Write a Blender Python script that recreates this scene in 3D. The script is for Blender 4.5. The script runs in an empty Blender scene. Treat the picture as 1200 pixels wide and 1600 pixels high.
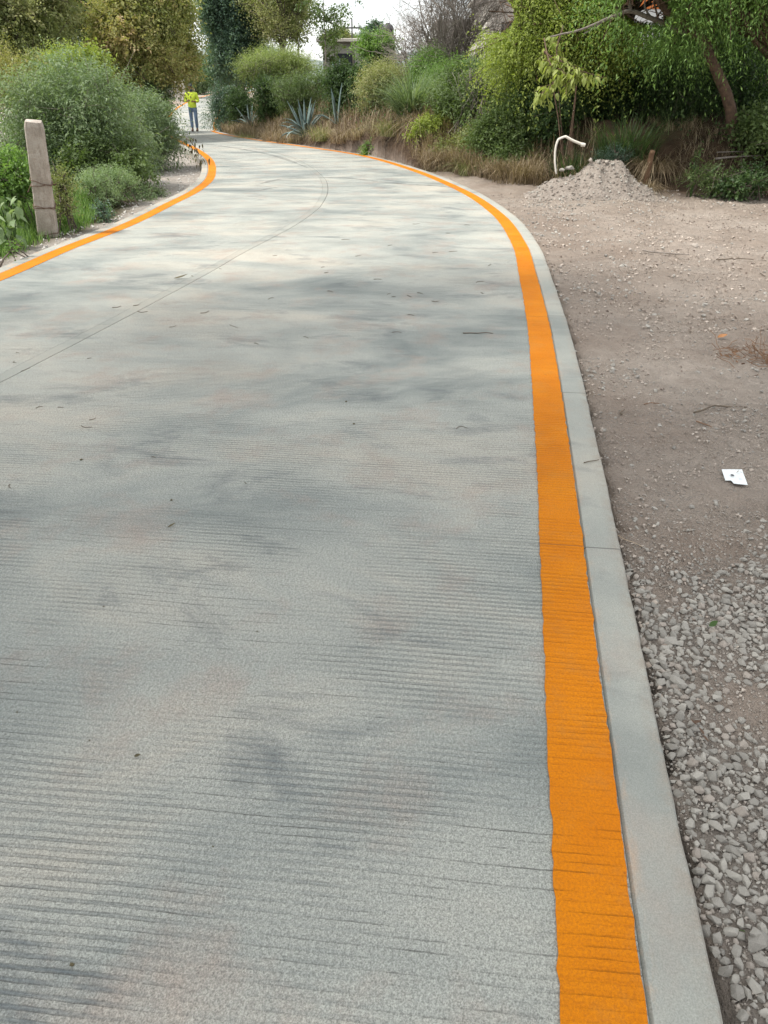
import bpy, bmesh, math, random
import numpy as np
from mathutils import Vector, Matrix, Quaternion
R = random.Random(7)
N = np.random.default_rng(11)
C = bpy.context.scene.collection
sc = bpy.context.scene

# ------------------------------------------------------------------ camera
H = 1.55; F = 1155.0; YH = 140.0
PITCH = math.atan((800 - YH) / F)
cd = bpy.data.cameras.new('camera'); cam = bpy.data.objects.new('camera', cd); C.objects.link(cam)
cam.location = (0, 0, H); cam.rotation_euler = (math.pi/2 - PITCH, 0, 0)
cd.sensor_fit = 'VERTICAL'; cd.sensor_height = 36.0; cd.lens = 36.0*F/1600.0
cd.clip_start = 0.05; cd.clip_end = 5000
sc.camera = cam
# ------------------------------------------------------------------ light
SUN_EL = math.radians(60); SUN_AZ = math.radians(-104)      # azimuth measured from +Y towards +X
EXPOSURE = 0.80
sv = Vector((math.sin(SUN_AZ)*math.cos(SUN_EL), math.cos(SUN_AZ)*math.cos(SUN_EL), math.sin(SUN_EL)))
sd = bpy.data.lights.new('sun', 'SUN'); sd.energy = 3.0; sd.angle = math.radians(7); sd.color = (1.0, .95, .86)
so = bpy.data.objects.new('sun', sd); C.objects.link(so); so.location = (-20, -5, 40)
so.rotation_euler = (-sv).to_track_quat('-Z', 'Y').to_euler()
w = bpy.data.worlds.new('World'); sc.world = w; w.use_nodes = True
nt = w.node_tree; nt.nodes.clear()
o_ = nt.nodes.new('ShaderNodeOutputWorld'); bg = nt.nodes.new('ShaderNodeBackground'); bg.inputs[1].default_value = .13
sk = nt.nodes.new('ShaderNodeTexSky'); sk.sky_type = 'NISHITA'; sk.sun_disc = False
sk.sun_elevation = SUN_EL; sk.sun_rotation = SUN_AZ; sk.dust_density = 2.0; sk.air_density = 1.0
tc = nt.nodes.new('ShaderNodeTexCoord'); mp = nt.nodes.new('ShaderNodeMapping'); mp.inputs['Scale'].default_value = (1, 1, 3.0)
nz = nt.nodes.new('ShaderNodeTexNoise'); nz.inputs['Scale'].default_value = 2.3; nz.inputs['Detail'].default_value = 7; nz.inputs['Roughness'].default_value = .55
rp = nt.nodes.new('ShaderNodeValToRGB'); rp.color_ramp.elements[0].position = .30; rp.color_ramp.elements[1].position = .48
mx = nt.nodes.new('ShaderNodeMix'); mx.data_type = 'RGBA'
mx.inputs[7].default_value = (6.9, 7.0, 6.95, 1)
nt.links.new(tc.outputs['Generated'], mp.inputs[0]); nt.links.new(mp.outputs[0], nz.inputs['Vector'])
nt.links.new(nz.outputs['Fac'], rp.inputs[0]); nt.links.new(rp.outputs[0], mx.inputs[0])
nt.links.new(sk.outputs[0], mx.inputs[6]); nt.links.new(mx.outputs[2], bg.inputs[0]); nt.links.new(bg.outputs[0], o_.inputs[0])
sc.view_settings.view_transform = 'Standard'; sc.view_settings.look = 'None'
sc.view_settings.exposure = EXPOSURE; sc.view_settings.gamma = 1; sc.view_settings.use_curve_mapping = False
sc.cycles.max_bounces = 6; sc.cycles.transparent_max_bounces = 8; sc.cycles.use_denoising = True

# ------------------------------------------------------------------ helpers
CP, SP = math.cos(PITCH), math.sin(PITCH)
def ray(px, py):
    u = px-600; v = py-800
    return Vector((u, F*CP - v*SP, -F*SP - v*CP))
def gp(px, py, z=0.0):                       # ground point seen at a pixel of the photograph
    d = ray(px, py); t = (z-H)/d.z
    return Vector((d.x*t, d.y*t, z))
def at(px, py, Y):                           # point at distance Y ahead
    d = ray(px, py); t = Y/d.y
    return Vector((d.x*t, Y, H + d.z*t))
def sstep(a, b, x): t = np.clip((x-a)/(b-a), 0, 1); return t*t*(3-2*t)
def _h(ix, iy, s):
    n = (ix*374761393 + iy*668265263 + s*982451653) & 0xffffffff
    n = ((n ^ (n >> 13))*1274126177) & 0xffffffff
    return ((n ^ (n >> 16)) & 0xffff)/65535.0
def vnoise(x, y, s=0):
    x = np.asarray(x, float); y = np.asarray(y, float)
    ix = np.floor(x).astype(np.int64); iy = np.floor(y).astype(np.int64); fx = x-ix; fy = y-iy
    fx = fx*fx*(3-2*fx); fy = fy*fy*(3-2*fy)
    a = _h(ix, iy, s); b = _h(ix+1, iy, s); c = _h(ix, iy+1, s); d = _h(ix+1, iy+1, s)
    return (a*(1-fx)+b*fx)*(1-fy)+(c*(1-fx)+d*fx)*fy
def fbm(x, y, s=0, o=4):
    r = 0; a = .5; t = 0
    for k in range(o):
        r = r + a*vnoise(np.asarray(x)*2**k, np.asarray(y)*2**k, s+k*17); t += a; a *= .5
    return r/t
def mesh_np(name, V, Fs, attr=None, uv=None, smooth=False):
    me = bpy.data.meshes.new(name)
    V = np.asarray(V, np.float32)
    if isinstance(Fs, np.ndarray): Fs = [Fs]
    loops = np.concatenate([f.ravel() for f in Fs]).astype(np.int32)
    tot = np.concatenate([np.full(len(f), f.shape[1]) for f in Fs]).astype(np.int32)
    st = np.concatenate([[0], np.cumsum(tot)[:-1]]).astype(np.int32)
    me.vertices.add(len(V)); me.vertices.foreach_set('co', V.ravel())
    me.loops.add(len(loops)); me.loops.foreach_set('vertex_index', loops)
    me.polygons.add(len(tot)); me.polygons.foreach_set('loop_start', st); me.polygons.foreach_set('loop_total', tot)
    me.update(calc_edges=True)
    if not smooth: me.shade_flat()
    for k, a in (attr or {}).items():
        at_ = me.attributes.new(k, 'FLOAT', 'POINT'); at_.data.foreach_set('value', np.asarray(a, np.float32))
    if uv is not None:
        l = me.uv_layers.new(name='UVMap'); l.data.foreach_set('uv', np.asarray(uv, np.float32)[loops].ravel())
    return me
def obj(name, me, mat=None, parent=None, loc=None):
    o = bpy.data.objects.new(name, me); C.objects.link(o)
    if mat is not None and len(me.materials) == 0: me.materials.append(mat)
    if parent is not None:
        o.parent = parent
        if loc is None: o.matrix_parent_inverse = Matrix.Translation(parent.location).inverted()
    if loc is not None: o.location = loc
    return o
def tag(o, label=None, cat=None, group=None, kind=None):
    if label: o['label'] = label
    if cat: o['category'] = cat
    if group: o['group'] = group
    if kind: o['kind'] = kind
    return o
def thing(name, label, cat, loc, group=None):
    o = bpy.data.objects.new(name, None); C.objects.link(o); o.location = loc; o.empty_display_size = .1
    return tag(o, label, cat, group)
def tubes(paths, sides=5):                   # paths: [(points, radii)] -> V, F
    Vs = []; Fs = []; n = 0
    for pts, rad in paths:
        pts = np.asarray(pts, float); k = len(pts); rad = np.broadcast_to(np.asarray(rad, float), (k,))
        t = np.gradient(pts, axis=0); t /= np.linalg.norm(t, axis=1)[:, None]+1e-9
        up = np.array([.13, .31, .94]) if abs(t[0][2]) < .9 else np.array([1., .1, 0])
        a = np.cross(t, up); a /= np.linalg.norm(a, axis=1)[:, None]+1e-9; b = np.cross(t, a)
        an = np.arange(sides)*2*math.pi/sides
        ring = pts[:, None, :] + rad[:, None, None]*(np.cos(an)[None, :, None]*a[:, None, :] + np.sin(an)[None, :, None]*b[:, None, :])
        Vs.append(ring.reshape(-1, 3))
        i = np.arange(k-1)[:, None]*sides; j = np.arange(sides)[None, :]; j2 = (j+1) % sides
        Fs.append(np.stack([i+j, i+j2, i+sides+j2, i+sides+j], -1).reshape(-1, 4)+n)
        n += k*sides
    return np.concatenate(Vs), np.concatenate(Fs)
def wob(p0, p1, n=6, amp=.08, bow=(0, 0, 0), rng=N):
    p0 = np.asarray(p0, float); p1 = np.asarray(p1, float); s = np.linspace(0, 1, n)[:, None]
    L = np.linalg.norm(p1-p0)
    off = np.cumsum(rng.normal(0, amp*L/n, (n, 3)), axis=0); off -= off[0]; off = off - s*off[-1]*.6
    return p0+(p1-p0)*s+off+np.asarray(bow)*(4*s*(1-s))
def catmull(P, per=12):
    P = np.asarray(P, float); P = np.vstack([2*P[0]-P[1], P, 2*P[-1]-P[-2]]); out = []
    for i in range(1, len(P)-2):
        t = np.linspace(0, 1, per, endpoint=False)[:, None]
        a, b, c, d = P[i-1], P[i], P[i+1], P[i+2]
        out.append(.5*((2*b)+(-a+c)*t+(2*a-5*b+4*c-d)*t**2+(-a+3*b-3*c+d)*t**3))
    out.append(P[-2][None]); return np.concatenate(out)
def resample(P, step):
    d = np.concatenate([[0], np.cumsum(np.linalg.norm(np.diff(P, axis=0), axis=1))])
    s = [0.]
    while s[-1] < d[-1]: s.append(s[-1]+step(s[-1]))
    s = np.array(s[:-1]); return np.stack([np.interp(s, d, P[:, k]) for k in range(P.shape[1])], 1), s
# ------------------------------------------------------------------ materials
def nmat(name):
    m = bpy.data.materials.new(name); m.use_nodes = True; t = m.node_tree
    b = t.nodes['Principled BSDF']; return m, t, b
def nod(t, ty, ins=None, **kw):
    n = t.nodes.new(ty)
    for k, v in kw.items(): setattr(n, k, v)
    for k, v in (ins or {}).items():
        if isinstance(v, bpy.types.NodeSocket): t.links.new(v, n.inputs[k])
        else: n.inputs[k].default_value = v
    return n
def ramp(t, fac, stops, interp='LINEAR'):
    r = t.nodes.new('ShaderNodeValToRGB'); r.color_ramp.interpolation = interp
    e = r.color_ramp.elements
    while len(e) < len(stops): e.new(.5)
    for el, (p, c) in zip(e, stops):
        el.position = p; el.color = (*c, 1) if len(c) == 3 else c
    t.links.new(fac, r.inputs[0]); return r.outputs[0]
def mix(t, f, a, b, mode='MIX'):
    n = t.nodes.new('ShaderNodeMix'); n.data_type = 'RGBA'; n.blend_type = mode
    for i, v in ((0, f), (6, a), (7, b)):
        if isinstance(v, bpy.types.NodeSocket): t.links.new(v, n.inputs[i])
        else: n.inputs[i].default_value = v if i == 0 else ((*v, 1) if len(v) == 3 else v)
    return n.outputs[2]
def math_(t, op, a, b=None, c=None, clamp=False):
    n = t.nodes.new('ShaderNodeMath'); n.operation = op; n.use_clamp = clamp
    for i, v in enumerate((a, b, c)):
        if v is None: continue
        if isinstance(v, bpy.types.NodeSocket): t.links.new(v, n.inputs[i])
        else: n.inputs[i].default_value = v
    return n.outputs[0]
def noise(t, vec, scale, detail=4, rough=.55, dist=0):
    return nod(t, 'ShaderNodeTexNoise', {'Vector': vec, 'Scale': scale, 'Detail': detail, 'Roughness': rough, 'Distortion': dist}).outputs['Fac']
def maprange(t, v, a, b, c=0, d=1):
    return nod(t, 'ShaderNodeMapRange', {0: v, 1: a, 2: b, 3: c, 4: d}).outputs[0]
def bump(t, b, h, strength=.5, dist=.01):
    n = nod(t, 'ShaderNodeBump', {'Height': h, 'Strength': strength, 'Distance': dist}); t.links.new(n.outputs[0], b.inputs['Normal']); return n
def simple(name, c1, c2, scale=20, rough=.85, bs=.3, bd=.005, coord='Object', spec=.3, detail=5):
    m, t, b = nmat(name); co = t.nodes.new('ShaderNodeTexCoord').outputs[coord]
    n = noise(t, co, scale, detail, .6)
    t.links.new(ramp(t, n, [(.3, c1), (.7, c2)]), b.inputs['Base Color'])
    b.inputs['Roughness'].default_value = rough; b.inputs['Specular IOR Level'].default_value = spec
    bump(t, b, noise(t, co, scale*2.5, 4), bs, bd); return m
def leafmat(name, cols, transl=.35, rough=.5):
    m, t, b = nmat(name)
    a = nod(t, 'ShaderNodeAttribute', attribute_name='rnd').outputs['Fac']
    k = len(cols); col = ramp(t, a, [(i/(k-1), c) for i, c in enumerate(cols)])
    t.links.new(col, b.inputs['Base Color']); b.inputs['Roughness'].default_value = rough
    b.inputs['Specular IOR Level'].default_value = .3
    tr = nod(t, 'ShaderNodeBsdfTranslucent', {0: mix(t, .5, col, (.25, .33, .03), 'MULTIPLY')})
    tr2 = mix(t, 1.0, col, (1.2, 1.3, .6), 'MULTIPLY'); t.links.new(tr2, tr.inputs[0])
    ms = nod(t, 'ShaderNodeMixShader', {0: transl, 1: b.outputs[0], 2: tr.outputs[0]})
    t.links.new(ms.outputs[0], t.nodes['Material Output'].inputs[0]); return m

def concrete(name, kind):
    m, t, b = nmat(name)
    uv = t.nodes.new('ShaderNodeUVMap').outputs[0]; sep = nod(t, 'ShaderNodeSeparateXYZ', {0: uv})
    s, v = sep.outputs[0], sep.outputs[1]
    warm = nod(t, 'ShaderNodeMapping', {0: uv, 3: (1.0, .55, 1)}).outputs[0]
    big = noise(t, warm, .9, 5, .62, .6)
    big2 = noise(t, nod(t, 'ShaderNodeMapping', {0: uv, 1: (31, 7, 0), 3: (1.2, .6, 1)}).outputs[0], 2.1, 6, .68, .5)
    fine = noise(t, uv, 260, 3, .7); mid = noise(t, uv, 40, 4, .65)
    col = ramp(t, big, [(.32, (.195, .218, .212)), (.43, (.30, .317, .297)), (.54, (.378, .385, .352)), (.66, (.455, .430, .375))])
    st = maprange(t, big2, .55, .70)
    col = mix(t, math_(t, 'MULTIPLY', st, .68), col, (.135, .15, .155))
    rust = maprange(t, noise(t, nod(t, 'ShaderNodeMapping', {0: uv, 1: (5, 55, 0)}).outputs[0], 2.2, 5, .65), .52, .70)
    col = mix(t, math_(t, 'MULTIPLY', rust, .45), col, (.36, .26, .21))
    if kind == 'kerb':
        col = mix(t, .30, col, (.34, .34, .312)); col = mix(t, 1.0, col, (.90, .90, .89), 'MULTIPLY'); soil_ = math_(t, 'MULTIPLY', maprange(t, v, .0, .05, 1, 0), maprange(t, noise(t, uv, 14, 5, .7), .38, .60)); col = mix(t, math_(t, 'MULTIPLY', soil_, .8), col, (.27, .23, .19)); jk = math_(t, 'ABSOLUTE', math_(t, 'SUBTRACT', math_(t, 'MODULO', math_(t, 'ADD', s, 200*1.72-J1), 1.72), .86)); col = mix(t, maprange(t, jk, .002, .005, .8, 0), col, (.08, .075, .07)); ovs = math_(t, 'MULTIPLY', maprange(t, v, .105, .142, 0, 1), maprange(t, noise(t, nod(t, 'ShaderNodeMapping', {0: uv, 3: (1, 3, 1)}).outputs[0], 5, 5, .75), .50, .66)); col = mix(t, math_(t, 'MULTIPLY', ovs, .45), col, (.60, .30, .12)); pit = maprange(t, noise(t, uv, 70, 3, .6), .70, .78); col = mix(t, math_(t, 'MULTIPLY', pit, .6), col, (.12, .12, .11))
        sc_ = noise(t, nod(t, 'ShaderNodeMapping', {0: uv, 2: (0, 0, .5), 3: (14, 2.4, 1)}).outputs[0], 6, 5, .7)
        col = mix(t, maprange(t, sc_, .62, .8, 0, .35), col, (.6, .6, .57))
    if kind == 'band': col = mix(t, 1.0, col, (.76, .765, .76), 'MULTIPLY')
    col = mix(t, maprange(t, mid, .3, .75, .0, .22), col, (.20, .21, .21))
    grit = noise(t, uv, 120, 3, .75)
    rough_ = kind in ('slab', 'paint')
    speck = math_(t, 'MULTIPLY', maprange(t, fine, .36, .62, .66 if rough_ else .85, 1.22 if rough_ else 1.12), maprange(t, grit, .35, .62, .74 if rough_ else .93, 1.20 if rough_ else 1.05))
    col = mix(t, 1.0, col, nod(t, 'ShaderNodeCombineColor', {0: speck, 1: speck, 2: speck}).outputs[0], 'MULTIPLY')
    hgt = math_(t, 'ADD', math_(t, 'MULTIPLY', fine, .7 if kind in ('slab', 'paint') else .15), math_(t, 'MULTIPLY', grit, 1.5 if kind in ('slab', 'paint') else .3))
    if kind in ('slab', 'paint'):
        warp = math_(t, 'MULTIPLY', math_(t, 'SUBTRACT', noise(t, uv, 1.1, 2), .5), .035)
        warp2 = math_(t, 'MULTIPLY', math_(t, 'SUBTRACT', noise(t, nod(t, 'ShaderNodeMapping', {0: uv, 3: (8, 6, 1)}).outputs[0], 5, 3), .5), .0045)
        ph = math_(t, 'ADD', math_(t, 'ADD', s, warp), warp2)
        wv = math_(t, 'SINE', math_(t, 'MULTIPLY', ph, 2*math.pi/.024))
        line = maprange(t, wv, .05, .95)                                # raked groove
        lv = noise(t, nod(t, 'ShaderNodeMapping', {0: uv, 1: (3, 9, 0), 3: (30, 1.6, 1)}).outputs[0], 1.7, 3, .7)
        ptch = math_(t, 'MULTIPLY', maprange(t, noise(t, nod(t, 'ShaderNodeMapping', {0: uv, 1: (12, 3, 0), 3: (1.5, .9, 1)}).outputs[0], 1.3, 4, .6), .42, .60, .04, 1), maprange(t, lv, .34, .62, .35, 1))
        gl = math_(t, 'MULTIPLY', line, ptch)
        # sharp thin torn lines left by the rake
        wv2 = maprange(t, math_(t, 'SINE', math_(t, 'ADD', math_(t, 'MULTIPLY', ph, 2*math.pi/.024), 1.1)), .90, .99)
        tl = math_(t, 'MULTIPLY', wv2, maprange(t, noise(t, nod(t, 'ShaderNodeMapping', {0: uv, 1: (77, 1, 0), 3: (47, 3.0, 1)}).outputs[0], 1.0, 4, .7), .46, .62))
        tl = math_(t, 'MULTIPLY', tl, maprange(t, noise(t, nod(t, 'ShaderNodeMapping', {0: uv, 1: (9, 44, 0), 3: (1.6, .8, 1)}).outputs[0], 1.6, 4, .6), .40, .58, .15, 1))
        hgt = math_(t, 'SUBTRACT', hgt, math_(t, 'ADD', math_(t, 'MULTIPLY', gl, 2.6 if kind == 'slab' else 2.2), math_(t, 'MULTIPLY', tl, 1.6)))
        # transverse construction joint, one every 3.4 m
        jm = math_(t, 'ABSOLUTE', math_(t, 'SUBTRACT', math_(t, 'MODULO', math_(t, 'ADD', math_(t, 'ADD', s, warp2), 100*3.4-J0), 3.4), 1.7))
        jl = maprange(t, jm, .0015, .0045, 1, 0)
        if kind == 'slab':
            col = mix(t, math_(t, 'MULTIPLY', gl, math_(t, 'ADD', .34, math_(t, 'MULTIPLY', st, .6))), col, (.13, .155, .17))
            col = mix(t, math_(t, 'MULTIPLY', tl, .50), col, (.10, .095, .09))
            col = mix(t, math_(t, 'MULTIPLY', jl, .22), col, (.10, .10, .10))
        else:
            pn = noise(t, uv, 3.0, 3)
            col = ramp(t, pn, [(.3, (.60, .180, .002)), (.7, (.70, .235, .003))])
            col = mix(t, maprange(t, noise(t, nod(t, 'ShaderNodeMapping', {0: uv, 3: (1, 1, 1)}).outputs[0], 150, 3, .7), .38, .60, .55, 0), col, (.42, .125, .008))
            col = mix(t, math_(t, 'MULTIPLY', gl, .35), col, (.48, .13, .006))
            col = mix(t, math_(t, 'MULTIPLY', tl, .25), col, (.35, .12, .02))
            col = mix(t, math_(t, 'MULTIPLY', jl, .7), col, (.22, .09, .03))
            dust = maprange(t, noise(t, nod(t, 'ShaderNodeMapping', {0: uv, 1: (3, 21, 0)}).outputs[0], 5, 6, .75), .50, .72)
            col = mix(t, math_(t, 'MULTIPLY', dust, .30), col, (.36, .20, .06))
            chip = maprange(t, noise(t, uv, 90, 4, .7), .66, .70)
            col = mix(t, math_(t, 'MULTIPLY', chip, math_(t, 'MULTIPLY', dust, .8)), col, (.34, .30, .25))
            spk = maprange(t, noise(t, uv, 38, 2, .4), .76, .79)
            col = mix(t, math_(t, 'MULTIPLY', spk, .7), col, (.22, .07, .02))
        hgt = math_(t, 'SUBTRACT', hgt, math_(t, 'MULTIPLY', jl, .7))
    t.links.new(col, b.inputs['Base Color']); b.inputs['Roughness'].default_value = .88 if kind != 'paint' else .62
    b.inputs['Specular IOR Level'].default_value = .25 if kind != 'paint' else .12
    bump(t, b, hgt, .85, .004); return m

# ------------------------------------------------------------------ road outline
Rk = catmull([(.05, -6), (.35, -2), (.55, 0), (.65, .74), (.86, 2.05), (1.07, 3.36), (1.37, 5.36), (1.61, 7.3), (1.79, 9.01), (1.85, 11.29), (1.60, 14.2),
              (.83, 18.2), (-.42, 22.3), (-2.37, 26.0), (-4.3, 29.4), (-7.0, 35.3), (-8.3, 42), (-9.4, 48), (-12.4, 68), (-14.5, 95), (-15, 140)], 14)
Lk = catmull([(-5.2, -6), (-4.75, -1), (-4.45, 2), (-4.1, 5), (-3.88, 7.3), (-3.80, 8.7), (-3.62, 10.4), (-3.58, 12.3), (-3.57, 14.4), (-3.83, 16.8), (-4.68, 20.75),
              (-6.02, 25.0), (-7.2, 28.2), (-9.3, 34.5), (-12.6, 47.3), (-16.0, 68), (-18.2, 95), (-19, 140)], 14)
BANK = catmull([(-10.2, 140), (-10.4, 95), (-9.3, 68), (-7.9, 48), (-7.2, 41), (-6.55, 35.5), (-3.55, 28.6), (-.1, 19.9), (1.5, 18.1), (2.25, 16.6), (2.95, 15.3), (4.4, 14.2), (6.2, 13.4), (9, 12.6), (13, 11.8), (22, 10.5), (60, 8)], 6)
def zr(y): return np.interp(y, [-10, 36, 37.5, 39.5, 41.5, 44, 47, 52, 70, 120, 3000], [0, 0, -.10, -.24, -.26, -.12, .03, .20, .76, 1.9, 3.0])
def sdist(P, L):                              # signed distance to polyline, + to its right
    out = np.full(len(P), 1e9); sg = np.ones(len(P))
    for i in range(len(L)-1):
        a = L[i]; d = L[i+1]-a; q = P-a
        t = np.clip((q@d)/(d@d), 0, 1); e = q-t[:, None]*d; dd = np.einsum('ij,ij->i', e, e)
        m = dd < out; out[m] = dd[m]; cr = d[0]*q[:, 1]-d[1]*q[:, 0]; sg[m] = np.where(cr[m] < 0, 1, -1)
    return np.sqrt(out)*sg
def ground_z(x, y, full=False):
    x = np.atleast_1d(np.asarray(x, float)); y = np.atleast_1d(np.asarray(y, float)); P = np.stack([x, y], 1)
    dR = sdist(P, Rk); dL = -sdist(P, Lk); bk = -sdist(P, BANK)
    bk = np.where(dR > 0, bk, -1)
    inside = (dR < 0) & (dL < 0)
    z = zr(y)
    off = np.where(dR > 0, -.045, -.055 - .11*sstep(14, 18, y)*(1-sstep(30, 36, y)))
    rough = (fbm(x*1.3, y*1.3, 3, 4)-.5)*.09 + (fbm(x*7, y*7, 5, 3)-.5)*.065
    dd = np.maximum(dR, dL)
    o = off + rough*sstep(.0, .8, dd) + (fbm(x*11, y*11, 9, 3)-.5)*.02
    # wheel ruts across the lot
    o = o - .018*np.exp(-((y-(8.2-.35*(x-2)))/.16)**2)*(dR > .4) - .015*np.exp(-((y-(9.9-.42*(x-2)))/.2)**2)*(dR > .4)
    bl = fbm(x*.5, y*.5, 21, 3)
    o = o + np.where(bk > 0, (.95*sstep(-.1, 1.3+.6*bl, bk) + (1.1+.5*bl)*sstep(1, 8, bk) + (fbm(x*2, y*2, 31, 3)-.5)*.35*sstep(.1, .8, bk)) * (1-.45*sstep(30, 46, y)), 0)
    o = o + .10*np.exp(-(np.minimum(bk, 0)/.35)**2)*(dR > .3)*(bk <= 0)*(y < 19) * (fbm(x*1.7, y*1.7, 8, 2))
    o = np.where(inside, -.16, o)
    far = np.hypot(x, y-60); o = o + sstep(150, 900, far)*0
    z = z+o
    return (z, dR, dL, bk) if full else z
def gz(x, y): return float(ground_z(x, y)[0])
def gv(x, y, dz=0): return Vector((x, y, gz(x, y)+dz))

# stations
Rs, S = resample(Rk, lambda s: .03 if s < 14 else .03+.006*(s-14))
Ld, LS = resample(Lk, lambda s: .05)
idx = [int(np.argmin(((Ld-r)**2).sum(1))) for r in Rs]
idx = np.maximum.accumulate(np.array(idx)).astype(float)
ker = np.ones(41)/41
st_l = np.interp(idx, np.arange(len(LS)), LS)
sp = np.arange(len(S)); st_s = st_l.copy()
for _ in range(3):
    st_s = np.convolve(np.pad(st_s, 20, mode='reflect', reflect_type='odd'), ker, 'valid')
Ls = np.stack([np.interp(st_s, LS, Ld[:, k]) for k in range(2)], 1)
Wd = np.linalg.norm(Ls-Rs, axis=1); DV = (Ls-Rs)/Wd[:, None]
ZR = zr(Rs[:, 1]); ZL = zr(Ls[:, 1])
JF = np.interp(Rs[:, 1], [-6, 1, 4, 8, 12, 16, 24, 60, 140], [.80, .73, .665, .60, .525, .50, .48, .5, .5])
S_at = lambda Y: float(np.interp(Y, Rs[:, 1], S))
J0 = S_at(2.42) - 1.7; J1 = S_at(2.42) - .86
KW = .14
def strip(i0, i1, c0, c1, th=0.25, z0=0.0, ragged=0.0, nc=1, bev=0.0):
    """solid between cross offsets c0..c1 (metres from right kerb edge, arrays), top at z0, thickness th"""
    ii = np.arange(i0, i1); c0 = np.broadcast_to(c0, S.shape)[ii].copy(); c1 = np.broadcast_to(c1, S.shape)[ii].copy()
    if ragged:
        c0 += ragged*(fbm(S[ii]*60, S[ii]*0+1, 3, 3)-.5)*2 + ragged*.5*(fbm(S[ii]*4, S[ii]*0+4, 5, 2)-.5); c1 += ragged*(fbm(S[ii]*60, S[ii]*0+7, 4, 3)-.5)*2 + ragged*.5*(fbm(S[ii]*3, S[ii]*0+9, 6, 2)-.5)
    cols = [c0+(c1-c0)*k/nc for k in range(nc+1)]
    V = []; U = []
    def row(c, dz):
        P = Rs[ii]+DV[ii]*c[:, None]; z = ZR[ii]+(ZL[ii]-ZR[ii])*(c/Wd[ii])+dz
        V.append(np.column_stack([P, z])); U.append(np.column_stack([S[ii], c]))
    row(cols[0], z0-th)
    if bev: row(cols[0], z0-bev); row(cols[0]+bev*.8, z0)
    else: row(cols[0], z0)
    for c in cols[1:-1]: row(c, z0)
    if bev: row(cols[-1]-bev*.8, z0); row(cols[-1], z0-bev)
    else: row(cols[-1], z0)
    row(cols[-1], z0-th)
    n = len(ii); V_ = np.concatenate(V); U_ = np.concatenate(U); r = len(V)
    f = []
    for k in range(r-1):
        a = np.arange(n-1)+k*n; f.append(np.stack([a, a+1, a+1+n, a+n], 1))
    caps = np.array([[0*n, (r-1)*n, (r-2)*n, 1*n], [n-1, 2*n-1, (r-1)*n-1, r*n-1]])
    f.append(caps)
    if r > 4: f.append(np.array([[1*n, (r-2)*n, (r-3)*n, 2*n]]))
    me = mesh_np('strip', V_, np.concatenate(f), uv=U_)
    return me
M_slab = concrete('raked_concrete', 'slab'); M_band = concrete('smooth_concrete', 'band'); M_kerb = concrete('trowelled_concrete', 'kerb'); M_paint = concrete('orange_road_paint', 'paint')
n_ = len(S)
road = thing('road', None, None, (0, 0, 0)); road['kind'] = 'structure'; del_ = None
jr = JF*Wd
slab_r = obj('concrete_slab', strip(0, n_, KW+.0015, jr-.050, nc=3), M_slab, road)
obj('concrete_slab', strip(0, n_, jr+.055, Wd-KW-.004, nc=3), M_slab, road)
obj('smooth_joint_band', strip(0, n_, jr-.043, jr+.0525), M_band, road)
# edge strips cast in sections
def kerbs(c0f, c1f, first):
    cuts = [0]; y = first
    ss = S_at(2.42)
    marks = sorted([ss+1.72*k for k in range(-5, 60)])
    idxs = [int(np.searchsorted(S, m)) for m in marks if 0 < m < S[-1]]
    idxs = [0]+[i for i in idxs if 3 < i < n_-3]+[n_]
    for a, b_ in zip(idxs[:-1], idxs[1:]):
        if b_-a < 3: continue
        obj('edge_strip', strip(a, min(b_+1, n_), c0f, c1f, bev=.009, z0=.0005), M_kerb, road)
kerbs(.012*(fbm(S*5, S*0, 12, 4)-.5), KW-.001+0*S, 2.42)
kerbs(Wd-KW, Wd, 2.42)
obj('painted_line', strip(0, n_, KW+.004, KW+.012+.158, th=.003, z0=.004, ragged=.006), M_paint, road)
obj('painted_line', strip(0, n_, Wd-KW-.012-.17, Wd-KW-.012, th=.003, z0=.004, ragged=.004), M_paint, road)
# tyre marks
mt, t, b = nmat('rubber_scuff'); uv = t.nodes.new('ShaderNodeTexCoord').outputs['Object']
b.inputs['Base Color'].default_value = (.10, .105, .11, 1); b.inputs['Roughness'].default_value = .8
al = maprange(t, noise(t, uv, 5, 5, .7), .35, .75, 0, .6); t.links.new(al, b.inputs['Alpha'])
for pts, wd in (([(400, 290), (433, 281), (470, 279), (533, 278), (583, 283), (633, 288), (687, 291), (735, 298)], .13),
                ([(395, 300), (433, 293), (470, 292), (515, 293)], .10),
                ([(300, 222), (370, 232), (430, 244), (480, 262)], .16)):
    q = catmull([tuple(gp(*p))[:2] for p in pts], 8); d = np.gradient(q, axis=0); d /= np.linalg.norm(d, axis=1)[:, None]
    nn = np.stack([-d[:, 1], d[:, 0]], 1); k = len(q); wv = wd*.5*np.minimum(1, np.minimum(np.arange(k), np.arange(k)[::-1])/6+.15)[:, None]
    V = np.concatenate([np.column_stack([q+nn*wv, np.full(k, .0055)]), np.column_stack([q-nn*wv, np.full(k, .0055)])])
    a = np.arange(k-1); obj('tyre_mark', mesh_np('tyre_mark', V, np.stack([a, a+1, a+1+k, a+k], 1)), mt, road)

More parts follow.
